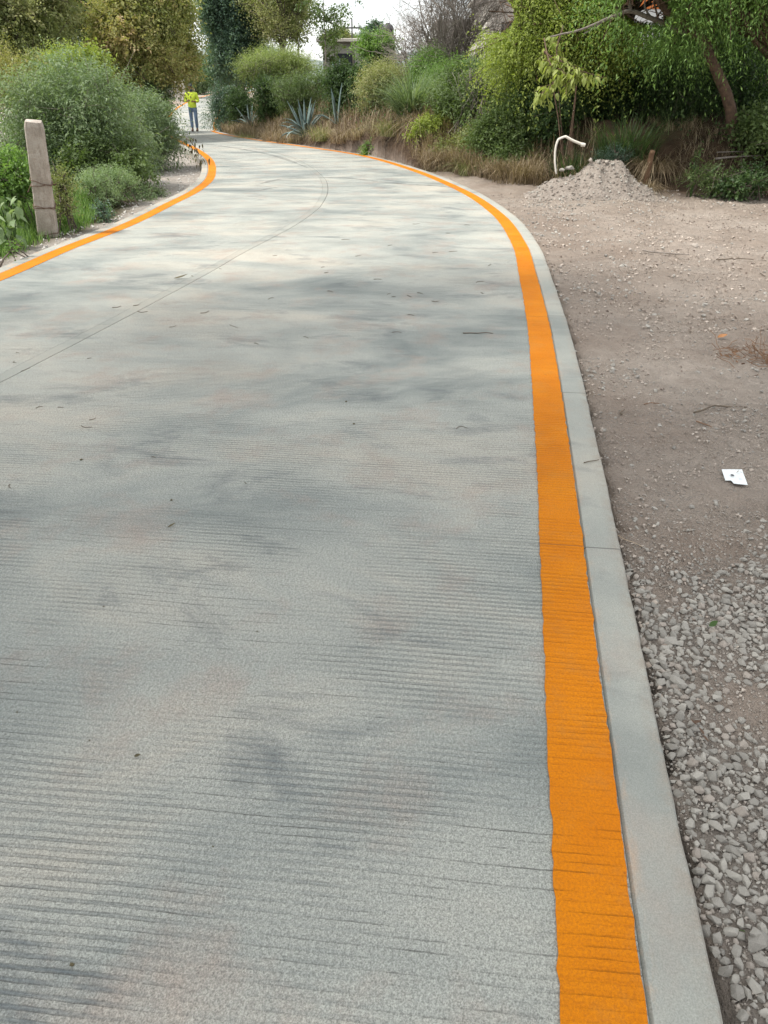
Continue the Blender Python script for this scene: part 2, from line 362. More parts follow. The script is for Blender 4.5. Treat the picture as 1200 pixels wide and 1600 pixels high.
# ------------------------------------------------------------------ ground sheet
def axis(lo, hi, c, d0, g):
    a = [c]; 
    while a[-1] < hi: a.append(a[-1]+max(d0, g*(a[-1]-c)))
    b = [c]
    while b[-1] > lo: b.append(b[-1]-max(d0, g*(c-b[-1])))
    return np.array(sorted(set(b[1:]+a)))
gx = axis(-1500, 1500, 1.6, .05, .012*1.6); gy = axis(-60, 2500, 1.5, .05, .014)
X, Y = np.meshgrid(gx, gy); Xf, Yf = X.ravel(), Y.ravel()
Z, dR, dL, bk = ground_z(Xf, Yf, True)
nx, ny = len(gx), len(gy)
ii = (np.arange(ny-1)[:, None]*nx+np.arange(nx-1)[None, :]).ravel()
grass_a = sstep(.15, .5, dL+.5*(fbm(Xf*1.5, Yf*1.5, 41, 3)-.5))*(1-sstep(13.5, 16, Yf))*(Xf < 0)*sstep(-9.5, -8, Xf)
bank_a = sstep(-.5, .1, bk+.5*(fbm(Xf*2, Yf*2, 43, 3)-.5))*(dR > 0)
def gravel_mask(x, y, dR):
    n = fbm(x*1.6, y*1.6, 55, 4)
    a = sstep(2.75, 1.9, y+.9*(n-.5)*2)*sstep(0, .05, dR)                     # dense heap near the camera
    hole = np.exp(-(((x-1.10)/.16)**2+((y-1.62)/.20)**2)) + np.exp(-(((x-1.02)/.16)**2+((y-.86)/.08)**2))+ .8*np.exp(-(((x-1.02)/.10)**2+((y-2.2)/.2)**2))
    a = a*np.clip(1-1.15*hole, 0, 1)
    return a
grav_a = np.where(dR > 0, gravel_mask(Xf, Yf, dR), 0)
lot_a = sstep(-8.5, -10.5, Xf)*(Yf < 60); lot_a = np.maximum(lot_a, (dL > 0)*(dL < 2.5)*(Yf < 34)*(Xf < 0)*.55*(1-grass_a))
me = mesh_np('ground', np.column_stack([Xf, Yf, Z]), np.stack([ii, ii+1, ii+1+nx, ii+nx], 1), attr=dict(grass=grass_a, bank=bank_a, gravel=grav_a, lot=lot_a), smooth=True)
m, t, b = nmat('dirt'); co = t.nodes.new('ShaderNodeTexCoord').outputs['Object']
A = lambda n: nod(t, 'ShaderNodeAttribute', attribute_name=n).outputs['Fac']
n1 = noise(t, co, .7, 6, .6, .5); n2 = noise(t, co, 9, 6, .7); n3 = noise(t, co, 70, 5, .8)
col = ramp(t, n1, [(.34, (.35, .275, .225)), (.5, (.44, .365, .31)), (.66, (.54, .465, .405))])
col = mix(t, maprange(t, n2, .35, .7, 0, .5), col, (.25, .20, .165))
vo = nod(t, 'ShaderNodeTexVoronoi', {'Vector': co, 'Scale': 55, 'Randomness': 1}); vo2 = nod(t, 'ShaderNodeTexVoronoi', {'Vector': co, 'Scale': 140, 'Randomness': 1})
peb = math_(t, 'MULTIPLY', maprange(t, vo.outputs['Distance'], .22, .40, 1, 0), maprange(t, noise(t, co, 3.2, 3), .45, .62))
col = mix(t, math_(t, 'MULTIPLY', peb, .6), col, (.42, .39, .36))
col = mix(t, maprange(t, n3, .45, .75, 0, .38), col, (.46, .42, .385))
col = mix(t, A('gravel'), col, mix(t, n2, (.22, .19, .165), (.37, .33, .295)))
soil = ramp(t, noise(t, co, 3, 5, .6), [(.3, (.050, .034, .024)), (.7, (.14, .095, .065))])
col = mix(t, A('bank'), col, soil)
col = mix(t, A('grass'), col, mix(t, n2, (.045, .05, .02), (.12, .10, .05)))
col = mix(t, A('lot'), col, mix(t, n2, (.42, .39, .36), (.58, .55, .51)))
t.links.new(col, b.inputs['Base Color']); b.inputs['Roughness'].default_value = .95; b.inputs['Specular IOR Level'].default_value = .15
hh = math_(t, 'ADD', math_(t, 'MULTIPLY', peb, .8), math_(t, 'ADD', math_(t, 'MULTIPLY', n3, .8), math_(t, 'MULTIPLY', n2, 2.6)))
hh = math_(t, 'ADD', hh, math_(t, 'MULTIPLY', maprange(t, vo2.outputs['Distance'], .1, .5, 1, 0), .4))
bump(t, b, hh, 1.0, .030)
ground = obj('ground', me, m); ground['kind'] = 'structure'

# hills
def ridge(px0, px1, pytop, D, seed, name):
    n = 60; u = np.linspace(px0, px1, n); prof = np.interp(fbm(u*.02, u*0, seed, 4), [.2, .8], [0, 1])
    rows = []
    for k, (dd, hf) in enumerate(((-260, 0), (-120, .55), (0, 1), (160, .6), (320, 0))):
        pts = []
        for i in range(n):
            hpx = 140-(140-pytop)*(.55+.6*prof[i])*min(1, 4*min(i, n-1-i)/n+.05)
            p = at(u[i], hpx, D); x = p.x*(D+dd)/D
            pts.append((x, D+dd, 2+(p.z-2)*hf+ (0 if hf in (0,) else 6*(vnoise(x*.02, (D+dd)*.02, seed)-.5))-3*(hf == 0)))
        rows.append(pts)
    V = np.array(rows).reshape(-1, 3); a = (np.arange(4)[:, None]*n+np.arange(n-1)[None]).ravel()
    o = obj(name, mesh_np(name, V, np.stack([a, a+1, a+1+n, a+n], 1), smooth=True), M_hill); o['kind'] = 'structure'
M_hill = simple('wooded_hill', (.10, .13, .12), (.20, .23, .22), .03, .95, .6, 3)
ridge(-900, 2200, 62, 1500, 3, 'hills')

# ------------------------------------------------------------------ foliage builders
GAPS = [(1008, 14, 42, 24, 26), (778, 22, 30, 34, 31), (700, 8, 60, 14, 45)]
def in_gap(P, Yd):
    px = np.empty(len(P)); d = P[:, 1]*CP-(P[:, 2]-H)*SP; u = 600+F*P[:, 0]/d; v = 800-F*(P[:, 1]*SP+(P[:, 2]-H)*CP)/d; m = np.zeros(len(P), bool)
    for gx_, gy_, a, b_, Ym in GAPS:
        if np.min(Yd) < Ym: m |= (((u-gx_)/a)**2+((v-gy_)/b_)**2 < .45+1.0*fbm(P[:, 0]*2.2, P[:, 2]*2.2+P[:, 1], 9, 3))
    return m
LEAF = {'oval': (np.array([0, .45, 1.0, .5]), .30), 'broad': (np.array([0, .4, 1.0, .45]), .42), 'narrow': (np.array([0, .4, 1.0, .45]), .13), 'tiny': (np.array([0, .5, 1.0, .5]), .35)}
def leaves(P, D, Nn, L, style, rng, name='foliage'):
    """P,D,Nn: (n,3) base, direction, normal; L (n,)"""
    n = len(P); D = D/(np.linalg.norm(D, axis=1)[:, None]+1e-9); S_ = np.cross(D, Nn); S_ /= np.linalg.norm(S_, axis=1)[:, None]+1e-9
    U = np.cross(S_, D); along, wd = LEAF[style]; L = L[:, None]
    v0 = P; v1 = P+D*L*along[1]+S_*L*wd+U*L*.10; v2 = P+D*L-U*L*.12; v3 = P+D*L*along[3]-S_*L*wd+U*L*.10
    V = np.stack([v0, v1, v2, v3], 1).reshape(-1, 3); k = np.arange(n)[:, None]*4
    rnd = np.repeat(rng.random(n), 4)
    return V, k+np.array([[0, 1, 2, 3]]), rnd
def sprays(cl, per, m, tl, ls, style, rng, droop=.2, up=.35, clumpv=.55, shell=.55, leafup=.6):
    """cl: list of (centre, radii). per twigs each, m leaves per twig"""
    Ps = []; Ds = []; Ns = []; Ls_ = []; Rn = []; tw = []
    for c, r in cl:
        c = np.asarray(c); r = np.broadcast_to(np.asarray(r, float), (3,))
        k = max(3, int(per*(.7+.6*rng.random())))
        d = rng.normal(size=(k, 3)); d /= np.linalg.norm(d, axis=1)[:, None]; d[:, 2] = d[:, 2]*.9+.1
        rad = (shell+(1-shell)*rng.random((k, 1)))*(.85+.35*rng.random((k, 1)))
        st = c+d*r*rad*.75
        td = d+rng.normal(0, .45, (k, 3)); td[:, 2] += up; td /= np.linalg.norm(td, axis=1)[:, None]
        ln = tl*(.5+.9*rng.random((k, 1)))
        s = (np.arange(m)+.5)/m
        pos = st[:, None, :]+td[:, None, :]*ln[:, None, :]*s[None, :, None]; pos[:, :, 2] -= droop*ln*s[None, :]**2
        side = np.cross(td, rng.normal(size=(k, 3))); side /= np.linalg.norm(side, axis=1)[:, None]+1e-9
        sg = np.where(np.arange(m) % 2 == 0, 1., -1.)
        ld = td[:, None, :]*.7+side[:, None, :]*sg[None, :, None]+rng.normal(0, .3, (k, m, 3)); ld[:, :, 2] -= droop*.8
        nn = rng.normal(0, .5, (k, m, 3)); nn[:, :, 2] += leafup+.4
        Ps.append(pos.reshape(-1, 3)); Ds.append(ld.reshape(-1, 3)); Ns.append(nn.reshape(-1, 3))
        Ls_.append(ls*(.75+.6*rng.random())*(.5+.8*rng.random(k*m))); cv = rng.random()
        Rn.append(np.clip(np.repeat(cv*clumpv+(1-clumpv)*rng.random(k), m)*.8+.2*rng.random(k*m), 0, 1))
        tw.append((st, st+td*ln))
    P = np.concatenate(Ps); V, Fq, _ = leaves(P, np.concatenate(Ds), np.concatenate(Ns), np.concatenate(Ls_), style, rng)
    return V, Fq, np.repeat(np.concatenate(Rn), 4), tw
def clumps(c, r, k, rng, cr=.38, low=-.6):
    out = []; tries = 0; ph = rng.random()*50
    while len(out) < k and tries < k*40:
        tries += 1
        d = rng.normal(size=3); d /= np.linalg.norm(d); q = d*(rng.random()**.33)*.80*(.72+.62*vnoise(d[0]*2.3+ph, d[1]*2.3+d[2]*2.9, 3))
        if q[2] < low: continue
        s = cr*(.45+.95*rng.random()); out.append((np.asarray(c)+q*np.asarray(r), np.asarray(r)*s))
    return out
def stems(base, cl, rng, r0, fork=.35, tw=None, ntw=0, trunk_top=None, nbase=4, spread=.2):
    paths = []; base = np.asarray(base, float)
    roots = []
    if trunk_top is not None:
        tp = wob(base-np.array([0, 0, .15]), trunk_top, 9, .10, rng=rng); paths.append((tp, np.linspace(r0*1.25, r0*.6, 9)))
        roots = [tp[i] for i in range(4, 9)]
    else:
        for k in range(nbase): roots.append(base+np.append(rng.normal(0, spread, 2), -.12))
    for c, r in cl:
        if in_gap(np.array([c]), c[1])[0]: continue
        q = roots[int(rng.integers(len(roots)))]
        d = np.linalg.norm(np.asarray(c)-q); rr = r0*(.45 if trunk_top is not None else .6)*(.6+.5*rng.random())
        paths.append((wob(q, c, 7, .12, (0, 0, .06*d), rng=rng), np.linspace(rr, rr*.25, 7)))
    if tw is not None:
        for a, bb in tw:
            j = rng.integers(0, len(a), min(ntw, len(a)))
            for i in j:
                if in_gap(a[i][None], a[i][1])[0]: continue
                paths.append((np.stack([a[i]-(bb[i]-a[i])*.6, a[i], bb[i]]), np.array([.011, .007, .003])*min(1.5, r0/.04)))
    return paths
PAL = {}
def pal(name, *cols, tr=.35): PAL[name] = leafmat(name+'_leaf', cols, tr)
pal('grey_green', (0.072, 0.106, 0.056), (0.130, 0.188, 0.094), (0.208, 0.275, 0.150), (0.299, 0.362, 0.225))
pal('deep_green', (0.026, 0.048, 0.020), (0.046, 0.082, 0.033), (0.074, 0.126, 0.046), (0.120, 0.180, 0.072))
pal('mid_green', (0.054, 0.081, 0.032), (0.090, 0.132, 0.048), (0.132, 0.190, 0.069), (0.204, 0.259, 0.109))
pal('lime', (0.115, 0.150, 0.036), (0.203, 0.254, 0.060), (0.284, 0.345, 0.084), (0.419, 0.461, 0.132), tr=.4)
pal('ochre', (0.121, 0.154, 0.060), (0.253, 0.282, 0.100), (0.400, 0.372, 0.160), (0.507, 0.347, 0.260))
pal('mimosa', (0.103, 0.138, 0.052), (0.184, 0.241, 0.085), (0.276, 0.333, 0.130), (0.380, 0.414, 0.195), tr=.4)
pal('olive', (0.112, 0.135, 0.056), (0.196, 0.230, 0.091), (0.294, 0.311, 0.140), (0.392, 0.338, 0.210))
pal('blue_green', (0.047, 0.085, 0.065), (0.081, 0.137, 0.101), (0.135, 0.208, 0.156), (0.203, 0.273, 0.208))
pal('fresh', (0.058, 0.111, 0.034), (0.104, 0.189, 0.050), (0.169, 0.280, 0.078), (0.260, 0.377, 0.120), tr=.4)
pal('dry', (.11, .078, .05), (.20, .15, .095), (.31, .24, .16), (.42, .34, .24), tr=.2)
pal('pale_herb', (.14, .20, .10), (.20, .28, .14), (.27, .35, .19), (.35, .42, .26))
M_bark = simple('bark', (.07, .055, .045), (.17, .14, .115), 18, .9, .6, .01)
M_barkbrown = simple('brown_bark', (.06, .04, .03), (.15, .095, .065), 14, .9, .7, .01)
M_barkgrey = simple('grey_dead_bark', (.14, .12, .105), (.26, .23, .205), 20, .9, .4, .006)
def plant(name, label, cat, box, Yd, pal_, style='oval', ls=.06, k=16, per=60, m=7, tl=.35, seed=1, ry=None, base=None, trunk=False, r0=.03, group=None,
          cr=.38, droop=.2, up=.35, low=-.6, ntw=5, bark=None, shell=.5, extra=None, leafup=.6, base_xy=None):
    """box = (px0, px1, pytop, pybottom) as seen from the road; Yd = metres ahead"""
    rng = np.random.default_rng(seed); ls *= .78; per *= 1.4
    x0, x1, y0, y1 = box; a = at(x0, y0, Yd); b_ = at(x1, y1, Yd)
    c = np.array([(a.x+b_.x)/2, Yd, (a.z+b_.z)/2]); rx = abs(b_.x-a.x)/2; rz = abs(a.z-b_.z)/2
    r = np.array([rx, ry or rx*.8, rz])
    bx, by = base_xy or (c[0], Yd)
    bz = gz(bx, by); root = thing(name, label, cat, (bx, by, bz), group)
    cl = clumps(c, r, k, rng, cr, low)
    if extra: cl += [(np.array(at(ex, ey, eY)), np.array([er]*3)) for ex, ey, eY, er in extra]
    V, Fq, rn, tw = sprays(cl, per, m, tl, ls, style, rng, droop, up, shell=shell, leafup=leafup)
    if y0 < 60 and x1 > 650: g_ = ~in_gap(V[::4], Yd); V = V.reshape(-1, 4, 3)[g_].reshape(-1, 3); rn = rn.reshape(-1, 4)[g_].ravel(); Fq = Fq[:len(V)//4]
    obj('crown' if trunk else 'foliage', mesh_np('foliage', V, Fq, attr=dict(rnd=rn)), PAL[pal_], root)
    tt = None
    if trunk: tt = c+np.array([0, 0, -.1*rz])
    pv, pf = tubes(stems((bx, by, bz), cl, rng, r0, tw=tw, ntw=ntw, trunk_top=tt), 5)
    obj('trunk' if trunk else 'stem', mesh_np('stem', pv, pf, smooth=True), bark or M_bark, root)
    return root
def blades(P, h, wd, lean, rng, seg=3, curl=.6, spread=None):
    """grass blades: P (n,3) roots, h (n,) heights"""
    n = len(P); az = rng.random(n)*2*math.pi if spread is None else spread
    dx = np.stack([np.cos(az), np.sin(az), np.zeros(n)], 1); sd_ = np.stack([-np.sin(az), np.cos(az), np.zeros(n)], 1)
    ln = lean*(.3+rng.random(n)); V = []
    for k in range(seg+1):
        s = k/seg; out = (ln*h*s**1.8)[:, None]*dx; zz = (h*s*(1-curl*ln*s*s*.5))[:, None]*np.array([0, 0, 1.])
        hw = (wd*(1-s**1.5)+.0006)[:, None]*.5
        V.append(P+out+zz-sd_*hw); V.append(P+out+zz+sd_*hw)
    V = np.stack(V, 1).reshape(-1, 3); q = (np.arange(n)*(2*(seg+1)))[:, None]
    Fs = np.concatenate([q+np.array([[2*k, 2*k+1, 2*k+3, 2*k+2]]) for k in range(seg)])
    return V, Fs, np.repeat(rng.random(n), 2*(seg+1))
def scatter(n, x0, x1, y0, y1, rng): return x0+(x1-x0)*rng.random(n), y0+(y1-y0)*rng.random(n)
# ------------------------------------------------------------------ unseen tree by the viewpoint, placed off frame to shade the near road
def shade_tree(label, bx, by, c, r, k, per, m, seed, pal_='mid_green', ls=.12):
    rng = np.random.default_rng(seed); bz = gz(bx, by); root = thing('shade_tree', label, 'tree', (bx, by, bz))
    cl = clumps(c, r, k, rng, .26)
    V, Fq, rn, tw = sprays(cl, per, m, .7, ls, 'oval', rng, .2, .1, shell=.3)
    obj('crown', mesh_np('crown', V, Fq, attr=dict(rnd=rn)), PAL[pal_], root)
    top = np.array([bx*.55+c[0]*.45, by*.55+c[1]*.45, c[2]-r[2]*.6])
    pv, pf = tubes(stems((bx, by, bz), cl, rng, .22, tw=tw, ntw=3, trunk_top=top), 7)
    obj('trunk', mesh_np('trunk', pv, pf, smooth=True), M_bark, root)
shade_tree('tall spreading tree placed out of view to the left of the viewpoint, shading the near concrete', -8.6, -2.0, (-3.9, 2.4, 9.0), (7.0, 5.4, 2.4), 50, 62, 12, 5)

# ------------------------------------------------------------------ left side vegetation
plant('roadside_bush', 'big grey green rounded bush behind the concrete fence post on the left', 'bush', (0, 250, 88, 318), 15.2, 'grey_green', 'narrow', .10, 46, 190, 8, .5, 21,
      ry=1.7, cr=.30, droop=.35, r0=.03, shell=.45, bark=M_barkgrey)
plant('roadside_bush', 'lower dark green bush leaning over the left kerb before the man', 'bush', (165, 276, 140, 285), 19.5, 'grey_green', 'narrow', .10, 22, 150, 8, .5, 22, ry=1.6, cr=.34, droop=.45, shell=.4)
plant('roadside_bush', 'bushy dark green growth at the foot of the big left bush beside the post', 'bush', (95, 235, 215, 312), 14.0, 'mid_green', 'oval', .065, 16, 150, 7, .32, 23, ry=.6, cr=.36, droop=.3)
plant('ochre_tree', 'yellow and ochre leaved tree behind the big left bush', 'tree', (118, 320, -90, 170), 30, 'ochre', 'oval', .13, 80, 95, 8, .6, 24, ry=2.6, cr=.19, trunk=True, r0=.10, base_xy=(-11.8, 31), shell=.3)
plant('back_shrub', 'pale green shrub under the ochre tree beside the far wall', 'shrub', (190, 268, 110, 190), 30, 'grey_green', 'oval', .10, 20, 100, 7, .5, 41, ry=1.2)
plant('back_shrub', 'olive shrub under the olive tree at the left', 'shrub', (20, 130, 90, 190), 24, 'olive', 'oval', .10, 22, 100, 7, .5, 42, ry=1.2)
plant('olive_tree', 'dull olive tree in the top left corner behind the bush', 'tree', (-90, 150, -110, 165), 26, 'olive', 'oval', .12, 70, 95, 8, .6, 25, ry=2.6, cr=.20, trunk=True, r0=.10, shell=.3)
plant('green_tree', 'dark green tree between the olive tree and the ochre tree', 'tree', (60, 190, -120, 90), 34, 'deep_green', 'oval', .13, 26, 130, 8, .6, 26, ry=2, cr=.32, trunk=True, r0=.10, shell=.3)
plant('reddish_shrub', 'reddish olive shrub at the left edge behind the pale ground', 'shrub', (-70, 40, 40, 195), 22, 'ochre', 'narrow', .10, 16, 110, 7, .5, 27, ry=1.2)
plant('yellow_shrub', 'bright yellow green leafy shrub rising just over the big bush', 'shrub', (90, 175, 78, 150), 21, 'lime', 'oval', .10, 12, 90, 7, .4, 28, ry=1.0)
plant('verge_weed', 'low pale green feathery weeds in front of the big bush', 'weeds', (118, 225, 266, 330), 12.6, 'pale_herb', 'narrow', .045, 16, 110, 8, .22, 29, ry=.5, cr=.3, up=.9)
plant('verge_weed', 'greyish drooping weeds between the bush and the gravel verge', 'weeds', (190, 252, 285, 330), 13.6, 'grey_green', 'narrow', .06, 9, 70, 7, .25, 30, ry=.4, up=.2, droop=.8)
plant('climbing_weed', 'leafy green weed crowding the left side of the concrete post', 'weeds', (-20, 52, 235, 330), 10.2, 'fresh', 'oval', .055, 14, 60, 6, .25, 31, ry=.45)
plant('climbing_weed', 'thin brownish weed twining along the right side of the post', 'weeds', (78, 112, 255, 345), 10.1, 'olive', 'oval', .035, 8, 45, 6, .22, 32, ry=.15, shell=.2)
plant('small_herb', 'small blue green herb in the grass beside the kerb', 'weeds', (150, 180, 322, 352), 11.0, 'blue_green', 'oval', .05, 5, 24, 5, .14, 33, ry=.15)
plant('small_herb', 'pale leafed seedling low in the grass at the left edge', 'weeds', (10, 32, 380, 402), 8.1, 'fresh', 'broad', .05, 3, 8, 4, .1, 34, ry=.08)
# broad leaved weed with leaves one by one
def leafmesh(name, L, W, fold=.15, curl=.25, n=6, petiole=.0):
    V = []; Fs = []
    for k in range(n+1):
        s = k/n; hw = W*math.sin(math.pi*min(1, s*.92+.04))**.8*(1-.35*s); z = -curl*L*s*s
        V += [(petiole+L*s, -hw, z+fold*hw), (petiole+L*s, 0, z), (petiole+L*s, hw, z+fold*hw)]
    for k in range(n):
        a = 3*k; Fs += [[a, a+3, a+4, a+1], [a+1, a+4, a+5, a+2]]
    me = mesh_np(name, V, np.array(Fs), attr=dict(rnd=[R.random()]*len(V)), smooth=True); return me
wr = random.Random(3)
def leafy_plant(name, label, cat, base, hgt, nst, nlv, lm, mat, spread, group=None, scale=(.7, 1.2), seed=1, lean=(0, 0), hang=-.5):
    rr = random.Random(seed); root = thing(name, label, cat, base, group); paths = []
    for s in range(nst):
        a = rr.random()*6.28; tip = Vector(base)+Vector((math.cos(a)*spread*rr.uniform(.3, 1)+lean[0], math.sin(a)*spread*rr.uniform(.3, 1)+lean[1], hgt*rr.uniform(.7, 1)))
        p = wob(Vector(base)-Vector((0, 0, .05)), tip, 7, .08, (0, 0, .05)); paths.append((p, np.linspace(.007, .003, 7)))
        for k in range(nlv):
            f = .25+.75*(k+.5)/nlv; i = f*6; i0 = min(5, int(i)); q = Vector(p[i0]).lerp(Vector(p[i0+1]), i-i0)
            o = obj('leaf', rr.choice(lm), mat, root, loc=q-Vector(base)); sc_ = rr.uniform(*scale)*(1.1-.35*f)
            o.scale = (sc_,)*3; o.rotation_euler = (rr.uniform(-.5, .5), rr.uniform(-.2, .9)+hang*.0, a+k*2.4+rr.uniform(-.4, .4))
    pv, pf = tubes(paths, 5); obj('stem', mesh_np('stem', pv, pf, smooth=True), PAL['fresh'], root)
    root.children; return root
def lm_set(L, W, mat, n=3, **k):
    out = []
    for i in range(n):
        me = leafmesh('leaf', L*(1+.1*i), W*(1-.1*i), **k); me.materials.append(mat); out.append(me)
    return out
b_ = at(14, 352, 8.9); bx, by = b_.x, b_.y
leafy_plant('broad_leaved_weed', 'broad leaved pale green weed at the left edge in front of the post', 'weed', gv(bx, by), .62, 7, 8, lm_set(.12, .044, PAL['pale_herb'], curl=.5, petiole=.02), PAL['pale_herb'], .32, seed=4)

# grass on the verge
def grass_patch(name, label, n, fn, h, wd, lean, pal_, seed, kind='stuff', cat='grass', curl=.6, seg=3):
    rng = np.random.default_rng(seed); x, y, hs = fn(n, rng)
    z = ground_z(x, y); P = np.column_stack([x, y, z-.01])
    V, Fs, rn = blades(P, h*hs*(.5+.8*rng.random(len(x))), wd*(.7+.6*rng.random(len(x))), lean, rng, seg, curl)
    o = obj(name, mesh_np(name, V, Fs, attr=dict(rnd=rn)), PAL[pal_]); return tag(o, label, cat, kind=kind)
def verge(n, rng):
    x, y = scatter(n, -8.5, -3.7, 6.0, 14.8, rng); _, dR_, dL_, _ = ground_z(x, y, True)
    e = .12+.35*fbm(x*1.2, y*1.2, 77, 3)+ .35*sstep(10.5, 13.5, y); m_ = (dL_ > e) & (rng.random(n) < sstep(0, .35, dL_-e)*.9+.1); 
    return x[m_], y[m_], (.35+.65*sstep(0, 1.0, (dL_-e)[m_]))
grass_patch('verge_grass', 'short bright green grass on the verge below the concrete post', 90000, verge, .34, .009, .5, 'fresh', 51)
def behind_l(n, rng):
    x, y = scatter(n, -14, -4, 13.5, 34, rng); _, _, dL_, _ = ground_z(x, y, True); e = .9+.9*fbm(x*.6, y*.6, 7, 3)
    m_ = (dL_ > e) & ((x > -9.3) | (y > 24)); return x[m_], y[m_], np.ones(m_.sum())
grass_patch('verge_grass', 'rough grass around the feet of the left bushes', 16000, behind_l, .32, .010, .6, 'mid_green', 52)

# ------------------------------------------------------------------ right bank: ground cover
def dry_band(n, rng):
    i = (rng.random(n)**1.4*(len(BANK)-2)).astype(int); i = len(BANK)-2-i; f = rng.random(n)[:, None]; q = BANK[i]*(1-f)+BANK[i+1]*f; d = BANK[i+1]-BANK[i]; d /= np.linalg.norm(d, axis=1)[:, None]; o_ = -.4+2.4*rng.random(n)**1.3
    q = q+np.stack([-d[:, 1], d[:, 0]], 1)*o_[:, None]; k = (q[:, 0] < 4) & (q[:, 1] < 64); x, y = q[k, 0], q[k, 1]; n = len(x); _, dR_, _, bk_ = ground_z(x, y, True)
    lim = np.where(x < 1.2, 1.9, 1.1); m_ = (dR_ > .12) & (bk_ > -.3) & (bk_ < lim) & ((x < 3.0) | (rng.random(n) < .12)) & (rng.random(n) < .5+.65*sstep(.42, .58, fbm(x*.8, y*.8, 61, 3)))
    return x[m_], y[m_], .65+.5*fbm(x[m_]*1.1, y[m_]*1.1, 62, 2)
grass_patch('dry_grass', 'straw brown dead grass along the foot of the right bank', 150000, dry_band, .58, .012, .8, 'dry', 53, curl=.9)
def dry_right(n, rng):
    x, y = scatter(n, 2.5, 14, 11, 17, rng); _, dR_, _, bk_ = ground_z(x, y, True)
    m_ = (bk_ > .1) & (bk_ < 2.2) & (rng.random(n) < sstep(.50, .62, fbm(x*1.1, y*1.1, 64, 3))); return x[m_], y[m_], np.ones(m_.sum())
grass_patch('dry_grass', 'brown dead grass tufts hanging on the bare earth bank', 36000, dry_right, .30, .008, 1.3, 'dry', 54, curl=1.2)
def green_cover(n, rng):
    x, y = scatter(n, -12, 22, 12, 60, rng); _, dR_, _, bk_ = ground_z(x, y, True)
    m_ = (bk_ > 1.0) & (bk_ < 9) & (dR_ > 0) & (rng.random(n) < .9*sstep(.9, 2.2, bk_)); return x[m_], y[m_], .7+.6*fbm(x[m_]*.7, y[m_]*.7, 66, 3)
grass_patch('bank_undergrowth', 'tall green grass covering the top of the right bank', 90000, green_cover, .55, .014, .8, 'mid_green', 55, curl=.9)
# leafy ground cover
rng = np.random.default_rng(70); x, y = scatter(26000, -12, 20, 12, 55, rng); z_, dR_, _, bk_ = ground_z(x, y, True)
m_ = (bk_ > .9) & (bk_ < 8) & (dR_ > 0) & (rng.random(len(x)) < .15+.85*sstep(.45, .6, fbm(x*.7, y*.7, 71, 3)))
x, y, z_ = x[m_], y[m_], z_[m_]; k = 5; n = len(x)
P = np.repeat(np.column_stack([x, y, z_]), k, 0)+np.column_stack([rng.normal(0, .12, n*k), rng.normal(0, .12, n*k), .05+.45*rng.random(n*k)])
D = rng.normal(size=(n*k, 3)); D[:, 2] -= .1; Nn = rng.normal(0, .5, (n*k, 3)); Nn[:, 2] += 1
V, Fq, rn = leaves(P, D, Nn, .07*(.6+.8*rng.random(n*k)), 'oval', rng)
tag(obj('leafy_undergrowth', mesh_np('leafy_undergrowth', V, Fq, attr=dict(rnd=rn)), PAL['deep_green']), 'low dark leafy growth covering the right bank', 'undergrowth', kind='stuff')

# ------------------------------------------------------------------ right bank plants, far to near
plant('dark_tree', 'large blue green tree overhanging the far road to the right of the man', 'tree', (296, 425, -110, 172), 42, 'blue_green', 'tiny', .13, 90, 200, 8, .6, 101, ry=2.4, cr=.25, trunk=True, r0=.12, base_xy=(-7.0, 43), low=-.95, shell=.3)
plant('overhanging_branches', 'grey green low shrub trailing bare twigs over the far road edge', 'shrub', (320, 395, 126, 213), 37.6, 'blue_green', 'oval', .09, 24, 110, 6, .5, 102, ry=.8, droop=.7, base_xy=(-6.7, 37.8))
plant('airy_tree', 'yellow green airy tree standing behind the agaves', 'tree', (375, 500, -70, 90), 40, 'olive', 'oval', .12, 32, 70, 7, .7, 103, ry=2.4, cr=.3, trunk=True, r0=.08, shell=.3)
plant('airy_tree', 'light green tree touching the top edge left of the sky gap', 'tree', (395, 480, -60, 75), 46, 'mid_green', 'oval', .14, 22, 80, 7, .7, 104, ry=2.0, cr=.3, trunk=True, r0=.07, shell=.3)
plant('mimosa_shrub', 'domed yellow green feathery shrub with bare grey stems beneath', 'shrub', (362, 498, 70, 150), 34, 'mimosa', 'narrow', .09, 30, 120, 10, .55, 105, ry=1.4, cr=.3, low=-.15, bark=M_barkgrey, r0=.035, ntw=8)
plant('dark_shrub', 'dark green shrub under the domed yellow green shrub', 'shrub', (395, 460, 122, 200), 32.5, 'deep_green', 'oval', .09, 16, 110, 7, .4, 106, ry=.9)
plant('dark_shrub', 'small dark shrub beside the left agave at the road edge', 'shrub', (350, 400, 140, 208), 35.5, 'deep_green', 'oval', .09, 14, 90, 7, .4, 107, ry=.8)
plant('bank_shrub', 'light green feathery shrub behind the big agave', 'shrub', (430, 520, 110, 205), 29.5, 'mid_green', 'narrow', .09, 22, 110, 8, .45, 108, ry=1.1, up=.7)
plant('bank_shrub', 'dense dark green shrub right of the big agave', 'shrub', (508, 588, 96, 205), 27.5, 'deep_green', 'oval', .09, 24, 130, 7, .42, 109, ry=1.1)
plant('bank_shrub', 'upright fresh green sapling above the dense dark shrub', 'shrub', (560, 622, 48, 140), 29, 'fresh', 'oval', .09, 14, 80, 7, .45, 110, ry=.8, up=.9)
plant('bank_shrub', 'tall wispy yellow green shrub in the middle of the bank', 'shrub', (560, 648, 88, 212), 25.5, 'olive', 'narrow', .08, 26, 130, 10, .5, 111, ry=1.1, up=.9, cr=.3)
